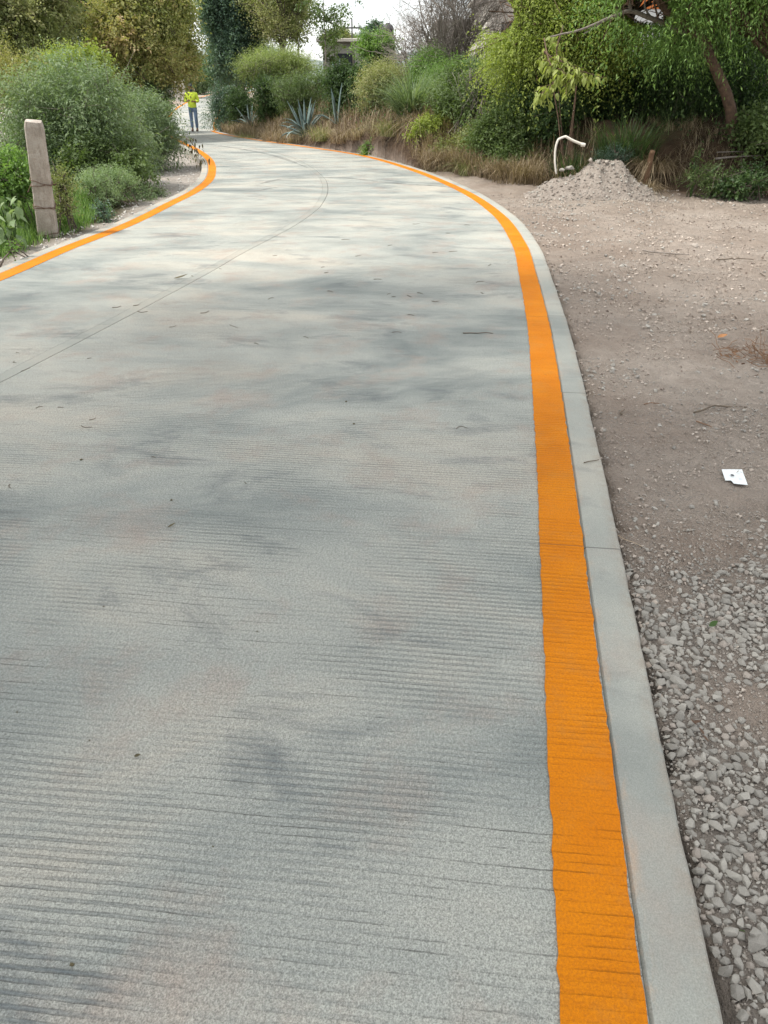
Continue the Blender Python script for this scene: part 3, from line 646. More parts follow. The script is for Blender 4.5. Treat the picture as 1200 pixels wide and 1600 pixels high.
plant('bank_shrub', 'small bright green herb at the foot of the middle bank', 'shrub', (570, 600, 222, 247), 22.4, 'fresh', 'oval', .07, 8, 40, 6, .22, 112, ry=.3)
plant('bank_shrub', 'wispy green shrub beneath the leafless tree', 'shrub', (655, 760, 105, 195), 23.5, 'fresh', 'narrow', .09, 22, 100, 8, .5, 113, ry=1.1, up=.9)
plant('bank_shrub', 'yellow green herb standing in the dry grass', 'shrub', (648, 715, 178, 236), 19.6, 'lime', 'oval', .07, 12, 70, 7, .28, 114, ry=.5, up=.7)
plant('bank_shrub', 'tall green grassy shrub left of the drooping leafy tree', 'shrub', (690, 800, 105, 225), 19.8, 'mid_green', 'narrow', .12, 28, 130, 8, .5, 115, ry=1.1, up=.9)
plant('bank_shrub', 'dense deep green shrub at the corner of the gravel lot', 'shrub', (752, 845, 150, 284), 17.0, 'mid_green', 'oval', .07, 30, 150, 8, .35, 116, ry=.9, cr=.32)
plant('bank_shrub', 'mottled green shrub overhanging the dry grass left of the gravel lot', 'shrub', (690, 765, 195, 268), 18.4, 'olive', 'oval', .06, 14, 90, 7, .3, 117, ry=.6)
# grassy clumps
def clump(name, label, px, py, Yd, n, h, wd, lean, pal_, seed, rad=.25, curl=1.0, group=None):
    rng = np.random.default_rng(seed); p = at(px, py, Yd); g = gv(p.x, p.y); root = thing(name, label, 'grass clump', g, group)
    a = rng.random(n)*6.28; r_ = rad*rng.random(n)**.6; P = np.column_stack([g.x+np.cos(a)*r_, g.y+np.sin(a)*r_*.8, np.full(n, g.z-.03)])
    V, Fs, rn = blades(P, h*(.5+.7*rng.random(n)), np.full(n, wd), lean, rng, 6, curl, spread=a+rng.normal(0, .5, n))
    obj('grass_blades', mesh_np('blades', V, Fs, attr=dict(rnd=rn)), PAL[pal_], root); return root
clump('grass_clump', 'big fountain shaped clump of long arching grass on the middle bank', 642, 215, 21.5, 900, 1.45, .022, 1.0, 'grey_green', 121, .3)
clump('grass_clump', 'tall pale grass clump behind the fountain shaped one', 690, 190, 22.5, 500, 1.2, .018, .8, 'pale_herb', 122, .35)
clump('grass_clump', 'arching green grass clump under the leafless tree', 735, 185, 21, 600, 1.3, .018, .8, 'mid_green', 123, .4)
clump('grass_clump', 'upright green grass on the shoulder above the dead vines', 775, 160, 19.5, 600, 1.1, .018, .8, 'fresh', 124, .45)
clump('grass_clump', 'dry drooping grass tuft hanging over the bank beside the fountain clump', 655, 235, 20.3, 350, .7, .015, 1.6, 'dry', 125, .2, 1.6)
clump('grass_clump', 'shade-darkened grass clump behind the bent white stick', 905, 225, 15.2, 400, .6, .012, .8, 'deep_green', 126, .5)  # deep green palette puts the canopy's shade into the blade colour
clump('grass_clump', 'long arching grass in the shade of the right tree', 985, 200, 15.0, 600, .9, .013, 1.0, 'deep_green', 127, .55)  # darker palette here too, canopy shade carried by the colour
clump('grass_clump', 'brown matted grass tuft hanging over the broken post', 1030, 225, 14.6, 500, .6, .010, 1.5, 'dry', 128, .35, 1.8)
clump('grass_clump', 'small brown tuft on bare earth just behind the gravel pile', 1012, 284, 13.9, 300, .35, .009, 1.5, 'dry', 129, .1, 1.6)
clump('grass_clump', 'straw coloured grass at the foot of the bank left of the pile', 812, 250, 15.6, 500, .55, .010, 1.0, 'dry', 130, .5)
for i, (px, py, Yd_, h_) in enumerate(((385, 206, 30.8, .6), (425, 214, 28.6, .7), (448, 218, 27.6, .6), (505, 226, 25.6, .7), (535, 232, 24.2, .75), (560, 236, 23.2, .6), (612, 246, 21.2, .7), (700, 255, 18.6, .7), (722, 262, 17.8, .65), (742, 268, 17.2, .6), (790, 275, 16.0, .5))):
    clump('dry_tuft', ['dry tuft at the road edge below the dark shrubs, farthest one', 'dry tuft at the road edge between the small agave and the large agave', 'dry tuft just left of the large agave', 'dry tuft just right of the large agave', 'dry tuft below the dense dark shrub', 'dry tuft in front of the tall wispy shrub', 'dry tuft left of the fountain shaped grass clump', 'dry tuft below the yellow green herb', 'dry tuft below the mottled green shrub', 'dry tuft left of the deep green corner shrub', 'dry tuft right at the corner of the gravel lot'][i], px, py, Yd_, 260, h_, .012, 1.3, 'dry' if i % 3 else 'olive', 300+i, .35, 1.3, group='dead grass tufts at the foot of the bank')
# dead vines patch
rng = np.random.default_rng(140); g = at(755, 190, 19.0); g = gv(g.x, g.y); root = thing('dead_vines', 'grey brown tangle of dead vines below the green grass on the bank', 'vines', g)
paths = [(wob(np.array(g)+[rng.normal(0, .25), rng.normal(0, .15), .9+.3*rng.random()], np.array(g)+[rng.normal(0, .35), -.25+rng.normal(0, .15), -.1], 8, .25, rng=rng), .006) for _ in range(150)]
pv, pf = tubes(paths, 3); obj('vine_stem', mesh_np('vine', pv, pf), M_barkgrey, root)

# leafless tree
def bare_tree(name, label, base, hgt, wdt, n0, seed, mat, pale):
    rng = np.random.default_rng(seed); root = thing(name, label, 'tree', base); P0 = np.array(base); paths = []
    def rec(p, d, L, r, lev):
        n = 5; pts = [p]; q = p.copy(); dd = d.copy()
        for i in range(n):
            dd = dd+rng.normal(0, .16, 3)+np.array([0, 0, .05]); dd /= np.linalg.norm(dd); q = q+dd*L/n; pts.append(q.copy())
        paths.append((np.array(pts), np.linspace(r, r*.5, n+1)))
        if lev < 4:
            for k in range(int(rng.integers(3, 5)) if lev else 4):
                i = int(rng.integers(1, n+1)); nd = dd+rng.normal(0, .62, 3)*np.array([1.1, 1, .8]); nd /= np.linalg.norm(nd)
                rec(pts[i], nd, L*(.55+.25*rng.random()), r*.55, lev+1)
    for k in range(n0):
        a = rng.random()*6.28; t_ = .25+.5*rng.random(); d = np.array([math.cos(a)*t_*wdt, math.sin(a)*t_*wdt, 1.]); d /= np.linalg.norm(d)
        rec(P0+np.array([math.cos(a)*.1, math.sin(a)*.1, -.1]), d, hgt*.5, .035, 0)
    pv, pf = tubes(paths, 3); k = len(paths)
    obj('branches', mesh_np('branches', pv, pf), mat, root); return root
p = at(704, 135, 26); bare_tree('leafless_tree', 'leafless brown tree with a dense haze of fine twigs against the wall', gv(p.x, p.y), 4.2, .75, 17, 150, M_barkgrey, 0)
p = at(668, 135, 27); bare_tree('leafless_shrub', 'smaller leafless shrub left of the big bare tree', gv(p.x, p.y), 2.9, 1.1, 9, 151, M_barkgrey, 0)

# agaves
m_ag, t, b = nmat('agave_skin'); co = t.nodes.new('ShaderNodeTexCoord').outputs['Object']
t.links.new(ramp(t, noise(t, co, 5, 4), [(.3, (.10, .155, .15)), (.7, (.20, .27, .26))]), b.inputs['Base Color']); b.inputs['Roughness'].default_value = .55
def blade_mesh(L, W, bend, seed):
    n = 10; V = []; Fs = []
    for k in range(n+1):
        s = k/n; w_ = W*(.55+.9*s-1.45*s**2.2)*.5+.002; x = L*s*(1-.25*bend*s*s); z = -bend*L*.35*s**2.5
        V += [(x, -w_, z+w_*.5), (x, -w_*.4, z), (x, w_*.4, z), (x, w_, z+w_*.5), (x, 0, z-w_*.35-.004)]
    for k in range(n):
        a = 5*k
        for i, j in ((0, 1), (1, 2), (2, 3), (3, 4), (4, 0)): Fs.append([a+i, a+5+i, a+5+j, a+j])
    me = mesh_np('agave_blade', V, np.array(Fs), smooth=True); me.materials.append(m_ag); return me
AB = [blade_mesh(1.0, .15, .1, 0), blade_mesh(1.0, .14, .45, 1), blade_mesh(1.0, .15, 1.1, 2)]
def agave(label, base, L, n, seed):
    rr = random.Random(seed); root = thing('agave', label, 'agave', base)
    for k in range(n):
        f = k/n; el = math.radians(82-62*f+rr.uniform(-9, 9)); a = k*2.399+rr.uniform(-.3, .3)
        o = obj('blade', AB[0 if f < .35 else (1 if rr.random() < .6 else 2)], None, root, loc=(math.cos(a)*.05, math.sin(a)*.05, .02))
        s_ = L*rr.uniform(.8, 1.12); o.scale = (s_, s_*rr.uniform(.8, 1.1), s_); o.rotation_euler = (rr.uniform(-.3, .3), -el, a)
p = at(478, 212, 27.2); agave('large blue grey agave standing in the dry grass by the road', gv(p.x, p.y), 1.08, 34, 1)
p = at(392, 196, 33.8); agave('blue grey agave half hidden by dark shrubs left of the large one', gv(p.x, p.y), .95, 14, 2)
p = at(531, 120, 29.8); agave('agave with tall upright blades standing high above the bank', gv(p.x, p.y, .1), 1.2, 9, 3)
p = at(636, 118, 28.2); agave('agave on the bank top left of the leafless tree', gv(p.x, p.y, .2), 1.1, 9, 4)
p = at(526, 190, 26.3); agave('small agave with two long blades right of the large one', gv(p.x, p.y), 1.1, 5, 5)

# slender trees against the sky
def slender(label, px, pytop, pyb, Yd, seed, nl=260, pal_='mid_green', wd=.5):
    rng = np.random.default_rng(seed); a = at(px, pytop, Yd); g = gv(a.x, Yd); root = thing('slender_tree', label, 'tree', g)
    top = np.array(a); paths = [(wob(g, top, 8, .04, rng=rng), np.linspace(.04, .01, 8))]; tp = paths[0][0]; cl = []
    for k in range(12):
        s = .35+.63*rng.random(); q = tp[int(s*7)]; d = rng.normal(size=3)*[wd, wd, .5]; e = q+d+[0, 0, .2]; paths.append((wob(q, e, 5, .1, rng=rng), np.linspace(.015, .005, 5))); cl.append((e, .35)); cl.append(((q+e)/2, .25))
    V, Fq, rn, tw = sprays(cl, nl/24, 6, .3, .12, 'oval', rng, .3, .3, shell=.1)
    obj('crown', mesh_np('crown', V, Fq, attr=dict(rnd=rn)), PAL[pal_], root); pv, pf = tubes(paths, 4); obj('trunk', mesh_np('trunk', pv, pf), M_barkgrey, root)
slender('thin wispy tree rising left in the sky gap', 505, -20, 60, 38, 161)
slender('thin leaning tree reaching the top edge near the sky gap', 462, -40, 60, 41, 162, pal_='olive')
slender('thin sparse tree left of the cross', 520, 22, 60, 40, 163, 200)
plant('far_tree', 'small rounded blue green tree behind the low house', 'tree', (562, 605, 38, 90), 52, 'blue_green', 'oval', .14, 16, 90, 7, .5, 164, trunk=True, r0=.06)
plant('far_tree', 'low hazy green tree between the house and the thin trees', 'tree', (500, 560, 46, 84), 58, 'olive', 'oval', .16, 16, 90, 7, .5, 165, trunk=True, r0=.06)
plant('far_tree', 'grey green tree closing the far end of the road', 'tree', (270, 345, 90, 152), 88, 'grey_green', 'oval', .22, 26, 110, 7, 1.0, 166, trunk=True, r0=.12, base_xy=(-19.5, 90))
plant('far_tree', 'pale olive tree behind the far wall', 'tree', (230, 310, 40, 140), 76, 'olive', 'oval', .2, 30, 110, 7, 1.0, 167, trunk=True, r0=.12, base_xy=(-24, 78))
plant('far_tree', 'dense green tree filling the gap behind the blue green tree', 'tree', (320, 420, 20, 150), 70, 'deep_green', 'oval', .2, 34, 110, 7, 1.0, 168, trunk=True, r0=.12)

# right hand trees
plant('drooping_tree', 'yellow green tree with drooping leafy branches at the head of the gravel lot', 'tree', (790, 970, -90, 125), 17.2, 'lime', 'oval', .074, 60, 84, 18, .8, 171, ry=1.7, cr=.17, trunk=True, r0=.05,
      base_xy=(3.65, 15.6), droop=.75, up=-.05, shell=.1, leafup=1.0, bark=M_barkbrown)
plant('shade_canopy_tree', 'large dark green tree leaning over the right edge of the gravel lot', 'tree', (930, 1290, -230, 95), 15.2, 'fresh', 'narrow', .085, 84, 80, 18, .85, 172, ry=2.6, cr=.18, trunk=True, r0=.11,
      base_xy=(8.0, 14.6), droop=.6, up=0, shell=.1, leafup=1.0, bark=M_barkbrown)
plant('back_tree', 'dark leafy tree filling the shade between the two right trees', 'tree', (860, 1120, -200, 60), 20.5, 'mid_green', 'oval', .085, 60, 120, 8, .6, 173, ry=2.4, cr=.26, trunk=True, r0=.09, shell=.3)
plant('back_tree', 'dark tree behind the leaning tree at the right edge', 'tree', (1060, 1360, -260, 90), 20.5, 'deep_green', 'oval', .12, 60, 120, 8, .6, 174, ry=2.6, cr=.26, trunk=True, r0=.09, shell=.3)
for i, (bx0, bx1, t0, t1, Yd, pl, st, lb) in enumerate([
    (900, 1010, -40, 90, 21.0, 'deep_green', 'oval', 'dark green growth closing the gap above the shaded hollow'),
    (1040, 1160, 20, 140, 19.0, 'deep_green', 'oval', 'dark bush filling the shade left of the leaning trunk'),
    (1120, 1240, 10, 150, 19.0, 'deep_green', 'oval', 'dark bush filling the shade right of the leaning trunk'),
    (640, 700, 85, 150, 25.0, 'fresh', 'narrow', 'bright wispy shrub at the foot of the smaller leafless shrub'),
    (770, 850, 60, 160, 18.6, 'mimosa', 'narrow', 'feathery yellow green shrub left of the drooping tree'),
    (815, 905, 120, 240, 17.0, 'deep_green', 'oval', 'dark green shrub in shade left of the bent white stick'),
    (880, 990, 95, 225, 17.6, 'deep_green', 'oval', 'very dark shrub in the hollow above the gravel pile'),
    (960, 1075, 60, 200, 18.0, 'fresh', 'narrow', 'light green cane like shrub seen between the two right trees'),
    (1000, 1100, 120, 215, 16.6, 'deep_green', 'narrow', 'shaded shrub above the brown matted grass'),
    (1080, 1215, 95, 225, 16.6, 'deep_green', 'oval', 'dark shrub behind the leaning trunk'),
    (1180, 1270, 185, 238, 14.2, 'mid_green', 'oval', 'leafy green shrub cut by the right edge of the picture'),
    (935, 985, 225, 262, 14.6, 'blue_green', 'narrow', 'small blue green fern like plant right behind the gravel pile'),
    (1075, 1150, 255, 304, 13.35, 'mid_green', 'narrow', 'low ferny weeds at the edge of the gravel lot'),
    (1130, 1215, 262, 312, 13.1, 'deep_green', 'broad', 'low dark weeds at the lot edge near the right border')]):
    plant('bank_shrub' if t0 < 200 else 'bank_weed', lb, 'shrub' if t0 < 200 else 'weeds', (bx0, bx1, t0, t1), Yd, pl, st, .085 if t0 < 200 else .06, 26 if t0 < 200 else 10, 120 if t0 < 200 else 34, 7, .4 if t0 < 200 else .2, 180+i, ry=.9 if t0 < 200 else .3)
# hanging branches with large leaves, one by one
pal('sunlit_tint', (.22, .27, .07), (.30, .35, .10), (.38, .42, .14), (.44, .47, .19), tr=.45)  # brighter leaf colours, sunlight on the hanging leaves painted in
lmh = lm_set(.105, .034, PAL['sunlit_tint'], 3, curl=.35, fold=.3)
rr = random.Random(9)
def hanging(label, pts, nl, seed):
    rr = random.Random(seed); p0 = at(*pts[0]); root = thing('leafy_branch', label, 'branch', p0)
    ctr = [at(*q) for q in pts]; ctr[0] = p0; q = catmull([tuple(c) for c in ctr], 8); paths = [(q, np.linspace(.014, .004, len(q)))]
    for k in range(int(nl*2.0)):
        f = .1+.9*(k+.5)/(nl*2.0); i = f*(len(q)-1); i0 = min(len(q)-2, int(i)); c = Vector(q[i0]).lerp(Vector(q[i0+1]), i-i0); d = Vector(q[i0+1])-Vector(q[i0])
        tw = c+Vector((rr.uniform(-.16, .16), rr.uniform(-.2, .2), rr.uniform(-.16, .05))); paths.append((np.array([c, (c+tw)/2+Vector((0, 0, .02)), tw]), .003))
        for j in range(4):
            u = c.lerp(tw, (j+1)/4); o = obj('leaf', rr.choice(lmh), None, root, loc=u-p0); s_ = rr.uniform(.75, 1.25); o.scale = (s_,)*3
            o.rotation_euler = (rr.uniform(-.6, .6), rr.uniform(.3, 1.2), rr.uniform(0, 6.28))
    pv, pf = tubes(paths, 4); obj('twig', mesh_np('twig', pv, pf), M_barkbrown, root)
hanging('long leafy branch drooping highest in front of the shade', [(880, 40, 15), (870, 85, 14.6), (895, 105, 14.3), (942, 122, 14.1)], 16, 1)
hanging('leafy branch drooping lowest, its tip above the thin stems', [(850, 60, 15), (860, 100, 14.5), (880, 112, 14.3), (862, 134, 14.2), (838, 152, 14.1)], 20, 2)
hanging('leafy spray hanging to the right of the lowest branch', [(850, 80, 14.8), (880, 104, 14.4), (905, 112, 14.2), (880, 135, 14.2)], 14, 3)
# thin stems under the drooping tree
g = at(890, 210, 15.4); g = gv(g.x, g.y, -.02); root = thing('thin_saplings', 'few thin bare stems standing under the drooping tree', 'saplings', g)
paths = [(wob(g, at(864, 130, 15.5), 6, .06), .013), (wob(g, at(903, 118, 15.3), 6, .01), .011), (wob(Vector(g)+Vector((.03, 0, 0)), at(900, 150, 15.3), 6, .01), .008), (wob(g, at(872, 140, 15.3), 6, .03), .006)]
for pth in paths:
    pv, pf = tubes([pth], 5); obj('stem', mesh_np('stem', pv, pf, smooth=True), M_barkbrown, root)
# dead diagonal limb
p0 = at(1072, 52, 14.9); root = thing('dead_limb', 'bare grey limb reaching left out of the dark right tree', 'branch', p0)
for pts, ra in (([(1072, 52, 14.9), (1030, 34, 14.6), (985, 18, 14.3), (955, 24, 14.1), (905, 44, 13.9), (858, 54, 13.8)], (.045, .010)),
               ([(955, 24, 14.1), (935, 36, 14.0), (908, 54, 13.9)], (.016, .005)), ([(1018, 30, 14.5), (1008, 8, 14.4), (1012, -15, 14.3)], (.02, .008)), ([(985, 18, 14.3), (980, -5, 14.2), (970, -30, 14.2)], (.03, .015))):
    q = catmull([tuple(at(*a)) for a in pts], 6); q += np.cumsum(N.normal(0, .004, q.shape), 0)
    pv, pf = tubes([(q, np.linspace(ra[0], ra[1], len(q)))], 7); obj('limb', mesh_np('limb', pv, pf, smooth=True), M_barkgrey, root)
# leaning trunk, the visible trunk of the big right tree
g = at(1150, 205, 14.7); g = gv(g.x, g.y, -.05); root = thing('leaning_trunk', 'bare brown leaning trunk in the shade near the right edge', 'tree', g)
q = catmull([tuple(g), tuple(at(1140, 165, 14.7)), tuple(at(1120, 110, 14.7)), tuple(at(1105, 70, 14.8)), tuple(at(1078, 45, 14.8)), tuple(at(1040, 10, 15)), tuple(at(1010, -60, 15.2))], 8); q += np.cumsum(N.normal(0, .006, q.shape), 0)
pv, pf = tubes([(q, np.linspace(.10, .06, len(q)))], 9); obj('trunk', mesh_np('trunk', pv, pf, smooth=True), M_barkbrown, root)
# small details of the earth bank
lmd = lm_set(.085, .026, PAL['mid_green'], 3, curl=.2)
p = at(1082, 292, 13.4); leafy_plant('leafy_sapling', 'upright leafy sapling on the lot edge in front of the bare earth', 'sapling', gv(p.x, p.y), .85, 6, 10, lmd, PAL['mid_green'], .15, seed=8)
M_wood = simple('weathered_wood', (.13, .075, .045), (.26, .16, .10), 12, .9, .5, .006)
def bar(pts, ra, mat, name, parent, sides=6): 
    q = catmull([tuple(p) for p in pts], 5); pv, pf = tubes([(q, np.linspace(ra[0], ra[1], len(q)))], sides); n = len(pv)
    caps = [np.arange(sides)[None, ::-1], (n-sides+np.arange(sides))[None]]
    return obj(name, mesh_np(name, pv, [pf]+caps, smooth=True), mat, parent)
g = at(1012, 262, 14.25); g = gv(g.x, g.y, -.1); r_ = bar([g, at(1016, 250, 14.25), at(1020, 236, 14.2)], (.05, .045), M_wood, 'broken_post', None); tag(r_, 'short broken wooden post leaning out of the brown bank', 'post')
r_ = bar([at(1098, 282, 13.35), at(1112, 268, 13.3), at(1127, 256, 13.3)], (.03, .015), PAL['pale_herb'], 'fallen_stalk', None); tag(r_, 'pale green broken stalk lying against the bank near the sapling', 'stalk')
r_ = bar([at(1118, 248, 13.9), at(1150, 245, 13.9), at(1192, 243, 14)], (.018, .010), M_barkgrey, 'fallen_branch', None); tag(r_, 'pale fallen branch lying level on the red earth at right', 'branch')
r_ = bar([at(1120, 238, 14.1), at(1150, 237, 14.1), at(1170, 238, 14.2)], (.008, .006), M_barkgrey, 'thin_cane', None); tag(r_, 'thin straight cane just above the pale fallen branch', 'branch')
r_ = bar([at(1172, 288, 13.2), at(1165, 270, 13.3), at(1159, 258, 13.4)], (.008, .004), M_barkgrey, 'dead_twig', None); tag(r_, 'upright dead twig in front of the earth bank at right', 'twig')

# ------------------------------------------------------------------ gravel pile
PX, PY = 3.72, 13.75
m_pile = simple('gravel_mound', (.21, .178, .155), (.31, .272, .242), 9, .95, 1.0, .05)
n = 90; gx_, gy_ = np.meshgrid(np.linspace(-1.35, 1.35, n), np.linspace(-.8, .9, n//2)); gx_ = gx_.ravel(); gy_ = gy_.ravel()
def pile_h(x, y):
    e = np.interp(x, [-1.3, -1.15, -.76, -.45, -.29, -.12, .10, .32, .40, .62, .90, 1.15], [0, .07, .26, .36, .46, .53, .50, .52, .42, .24, .09, 0])
    return e*np.clip(1-(np.abs(y-.05)/(.35+.45*np.sqrt(e+.02)))**1.5, 0, 1)+(.15*(fbm(x*5, y*5, 81, 4)-.5)+.05*(fbm(x*18, y*18, 82, 2)-.5))*np.clip(e*6, 0, 1)*np.clip(1.3-np.abs(y-.05)/.75, 0, 1)
hz_ = pile_h(gx_, gy_); base = ground_z(PX+gx_, PY+gy_)
root = thing('gravel_pile', 'heap of pale crushed gravel and earth behind the lot with a white stick in it', 'gravel pile', (PX, PY, gz(PX, PY)))
V = np.column_stack([PX+gx_, PY+gy_, np.where(hz_ > .004, base*.0+zr(PY)-.05+hz_, base-.05)]); ii = (np.arange(n//2-1)[:, None]*n+np.arange(n-1)[None]).ravel()
obj('mound', mesh_np('mound', V, np.stack([ii, ii+1, ii+1+n, ii+n], 1), smooth=True), m_pile, root)

# ------------------------------------------------------------------ stones
m_st = []
for i, (c1, c2) in enumerate((((.24, .226, .205), (.34, .323, .295)), ((.28, .265, .24), (.40, .38, .345)), ((.20, .188, .172), (.29, .275, .25)), ((.26, .23, .205), (.36, .32, .285)))):
    m_st.append(simple('crushed_stone', c1, c2, 30, .9, .5, .002))
def stone_hull(seed, flat=.62):
    rr = random.Random(seed); bm = bmesh.new(); n = 13
    for k in range(n):
        z = 1-2*(k+.5)/n; a = k*2.4+rr.random(); r_ = math.sqrt(1-z*z); s = rr.uniform(.72, 1.12)
        bm.verts.new((r_*math.cos(a)*.52*s, r_*math.sin(a)*.37*s*rr.uniform(.8, 1.15), z*.5*flat*s))
    res = bmesh.ops.convex_hull(bm, input=bm.verts); bmesh.ops.delete(bm, geom=[v for v in bm.verts if not v.link_faces], context='VERTS')
    me = bpy.data.meshes.new('stone'); bm.to_mesh(me); bm.free(); return me
SM = []
for i in range(16):
    me = stone_hull(i, R.uniform(.5, .8)); me.materials.append(m_st[[0, 1, 0, 2, 1, 0, 3, 0, 1, 2, 0, 1, 0, 3, 2, 1][i]]); SM.append(me)
rng = np.random.default_rng(90)
def place_stones(n, x0, x1, y0, y1, dens, smin, smax, pw):
    x, y = scatter(n, x0, x1, y0, y1, rng); _, dR_, _, bk_ = ground_z(x, y, True); s = smin+(smax-smin)*rng.random(n)**pw
    keep = (np.hypot(x-1.62, y-3.0) > .17) & (dR_ > s*.45) & (bk_ < .2) & (rng.random(n) < dens(x, y, dR_)); return x[keep], y[keep], s[keep]
def dense(x, y, d): return gravel_mask(x, y, d)
def sparse(x, y, d): return (.10+.9*sstep(.50, .66, fbm(x*1.5, y*1.5, 91, 4)))*(.35+.65*sstep(1.8, .2, np.abs(d-1.0)))
sets = [place_stones(42000, .7, 2.4, .4, 3.2, dense, .010, .037, 2.1), place_stones(6500, .8, 4.0, 1.5, 5.5, sparse, .007, .030, 2.4), place_stones(16000, 1.3, 9, 4.5, 13.5, sparse, .012, .050, 3.0)]
xs, ys, ss = [np.concatenate([q[k] for q in sets]) for k in range(3)]
# relax: drop stones whose centre lies in a bigger one
order = np.argsort(-ss); xs, ys, ss = xs[order], ys[order], ss[order]; cell = {}; keep = []
for i in range(len(xs)):
    cx, cy = int(xs[i]/.05), int(ys[i]/.05); ok = True
    for a in (-1, 0, 1):
        for b2 in (-1, 0, 1):
            for j in cell.get((cx+a, cy+b2), ()):
                if (xs[i]-xs[j])**2+(ys[i]-ys[j])**2 < (.33*(ss[i]+ss[j]))**2: ok = False; break
            if not ok: break
        if not ok: break
    if ok: keep.append(i); cell.setdefault((cx, cy), []).append(i)
# second layer lies deeper between them
xs, ys, ss = xs[keep], ys[keep], ss[keep]; zs = ground_z(xs, ys)
dep = 1155/(.87*ys+.77); app = ss*dep; vis = (np.abs(xs/(.87*ys+.77)*1155) < 600)
big = np.argsort(-(app*vis))[:290]; bigset = set(big.tolist())
vcache = []
for me in SM:
    v = np.empty(len(me.vertices)*3); me.vertices.foreach_get('co', v); f = np.array([p.vertices[:] for p in me.polygons]); vcache.append((v.reshape(-1, 3), f))
vcache2 = []
for k in range(16):
    bm = bmesh.new(); rr = random.Random(300+k)
    for q in range(7): bm.verts.new(Vector((rr.gauss(0, 1), rr.gauss(0, 1), rr.gauss(0, 1))).normalized()*.5*rr.uniform(.7, 1.1))
    bmesh.ops.convex_hull(bm, input=bm.verts); bmesh.ops.delete(bm, geom=[v for v in bm.verts if not v.link_faces], context='VERTS'); bm.verts.index_update()
    vcache2.append((np.array([v.co[:] for v in bm.verts]), np.array([[v.index for v in f.verts] for f in bm.faces]))); bm.free()
def rotm(ax, ay, az):
    return np.array(Matrix.Rotation(az, 3, 'Z') @ Matrix.Rotation(ay, 3, 'Y') @ Matrix.Rotation(ax, 3, 'X'))
acc = {0: [], 1: [], 2: [], 3: []}; mi = [0, 1, 0, 2, 1, 0, 3, 0, 1, 2, 0, 1, 0, 3, 2, 1]
for i in range(len(xs)):
    k = int(rng.integers(16)); e = (rng.normal(0, .35), rng.normal(0, .35), rng.random()*6.28); sz = ss[i]*1.15; zc = zs[i]+sz*(-.02+.20*rng.random())
    if i in bigset:
        o = bpy.data.objects.new('stone', SM[k]); C.objects.link(o); o.parent = ground; o.location = (xs[i], ys[i], zc); o.rotation_euler = e; o.scale = (sz,)*3
    else: acc[mi[k]].append((vcache[k], rotm(*e)*sz, (xs[i], ys[i], zc)))
def join(lst, name, mat, parent, kind='stuff'):
    Vs = []; Fs = []; n = 0
    for (v, f), m3, t_ in lst: Vs.append(v@m3.T+np.array(t_)); Fs.append(f+n); n += len(v)
    if not Vs: return
    o = obj(name, mesh_np(name, np.concatenate(Vs), np.concatenate(Fs)), mat, parent); o['kind'] = kind; return o
for k in acc: join(acc[k], 'gravel', m_st[k], ground)
lst = []; x, y, s_ = place_stones(60000, .7, 2.3, .4, 4.5, lambda x, y, d: np.maximum(gravel_mask(x, y, d), .30+.3*sstep(.45, .6, fbm(x*3, y*3, 97, 3)))*sstep(4.6, 2.6, y), .004, .013, 1.5); z_ = ground_z(x, y)
for i in range(len(x)): k = int(rng.integers(16)); lst.append((vcache2[k], s_[i], (x[i], y[i], z_[i]+s_[i]*.15)))
lst2 = []
for nn_, a0, a1, b0, b1, s0, s1 in ((14000, .8, 4.2, 1.6, 6, .006, .020), (26000, 1.2, 10, 5.5, 14.2, .010, .036)):
    x, y, s_ = place_stones(nn_, a0, a1, b0, b1, lambda x, y, d: .22+.78*sstep(.42, .60, fbm(x*2.2, y*2.2, 98, 4)), s0*1.25, s1*1.35, 2.4); z_ = ground_z(x, y)
    for i in range(len(x)): lst2.append((vcache2[int(rng.integers(16))], s_[i], (x[i], y[i], z_[i]+s_[i]*.22)))
Vs = np.concatenate([v*[1, 1, .85]*s+np.array(p) for (v, f), s, p in lst2]); cnt = np.cumsum([0]+[len(v) for (v, f), s, p in lst2[:-1]]); Fs = np.concatenate([f+c for ((v, f), s, p), c in zip(lst2, cnt)])
o = obj('earth_clods', mesh_np('earth_clods', Vs, Fs), simple('earth_clod', (.20, .16, .135), (.50, .44, .385), 9, .95, .4, .004), ground); o['kind'] = 'stuff'
Vs = np.concatenate([v*s+np.array(p) for (v, f), s, p in lst]); cnt = np.cumsum([0]+[len(v) for (v, f), s, p in lst[:-1]]); Fs = np.concatenate([f+c for ((v, f), s, p), c in zip(lst, cnt)])
o = obj('stone_chips', mesh_np('stone_chips', Vs, Fs), simple('stone_fines', (.25, .222, .195), (.38, .345, .31), 12, .95, .4, .002), ground); o['kind'] = 'stuff'
# larger embedded stones
for (px, py, s) in ((1045, 1005, .075), (1058, 1068, .085), (1182, 1475, .07), (1010, 925, .03), (1145, 1330, .05), (1085, 388, .12), (1130, 520, .07)):
    g = gp(px, py, -.045); o = bpy.data.objects.new('stone', SM[px % 16]); C.objects.link(o); o.parent = ground; o.location = (g.x, g.y, gz(g.x, g.y)+s*.08); o.scale = (s, s*.9, s*.7); o.rotation_euler = (0, .1, px*.37)
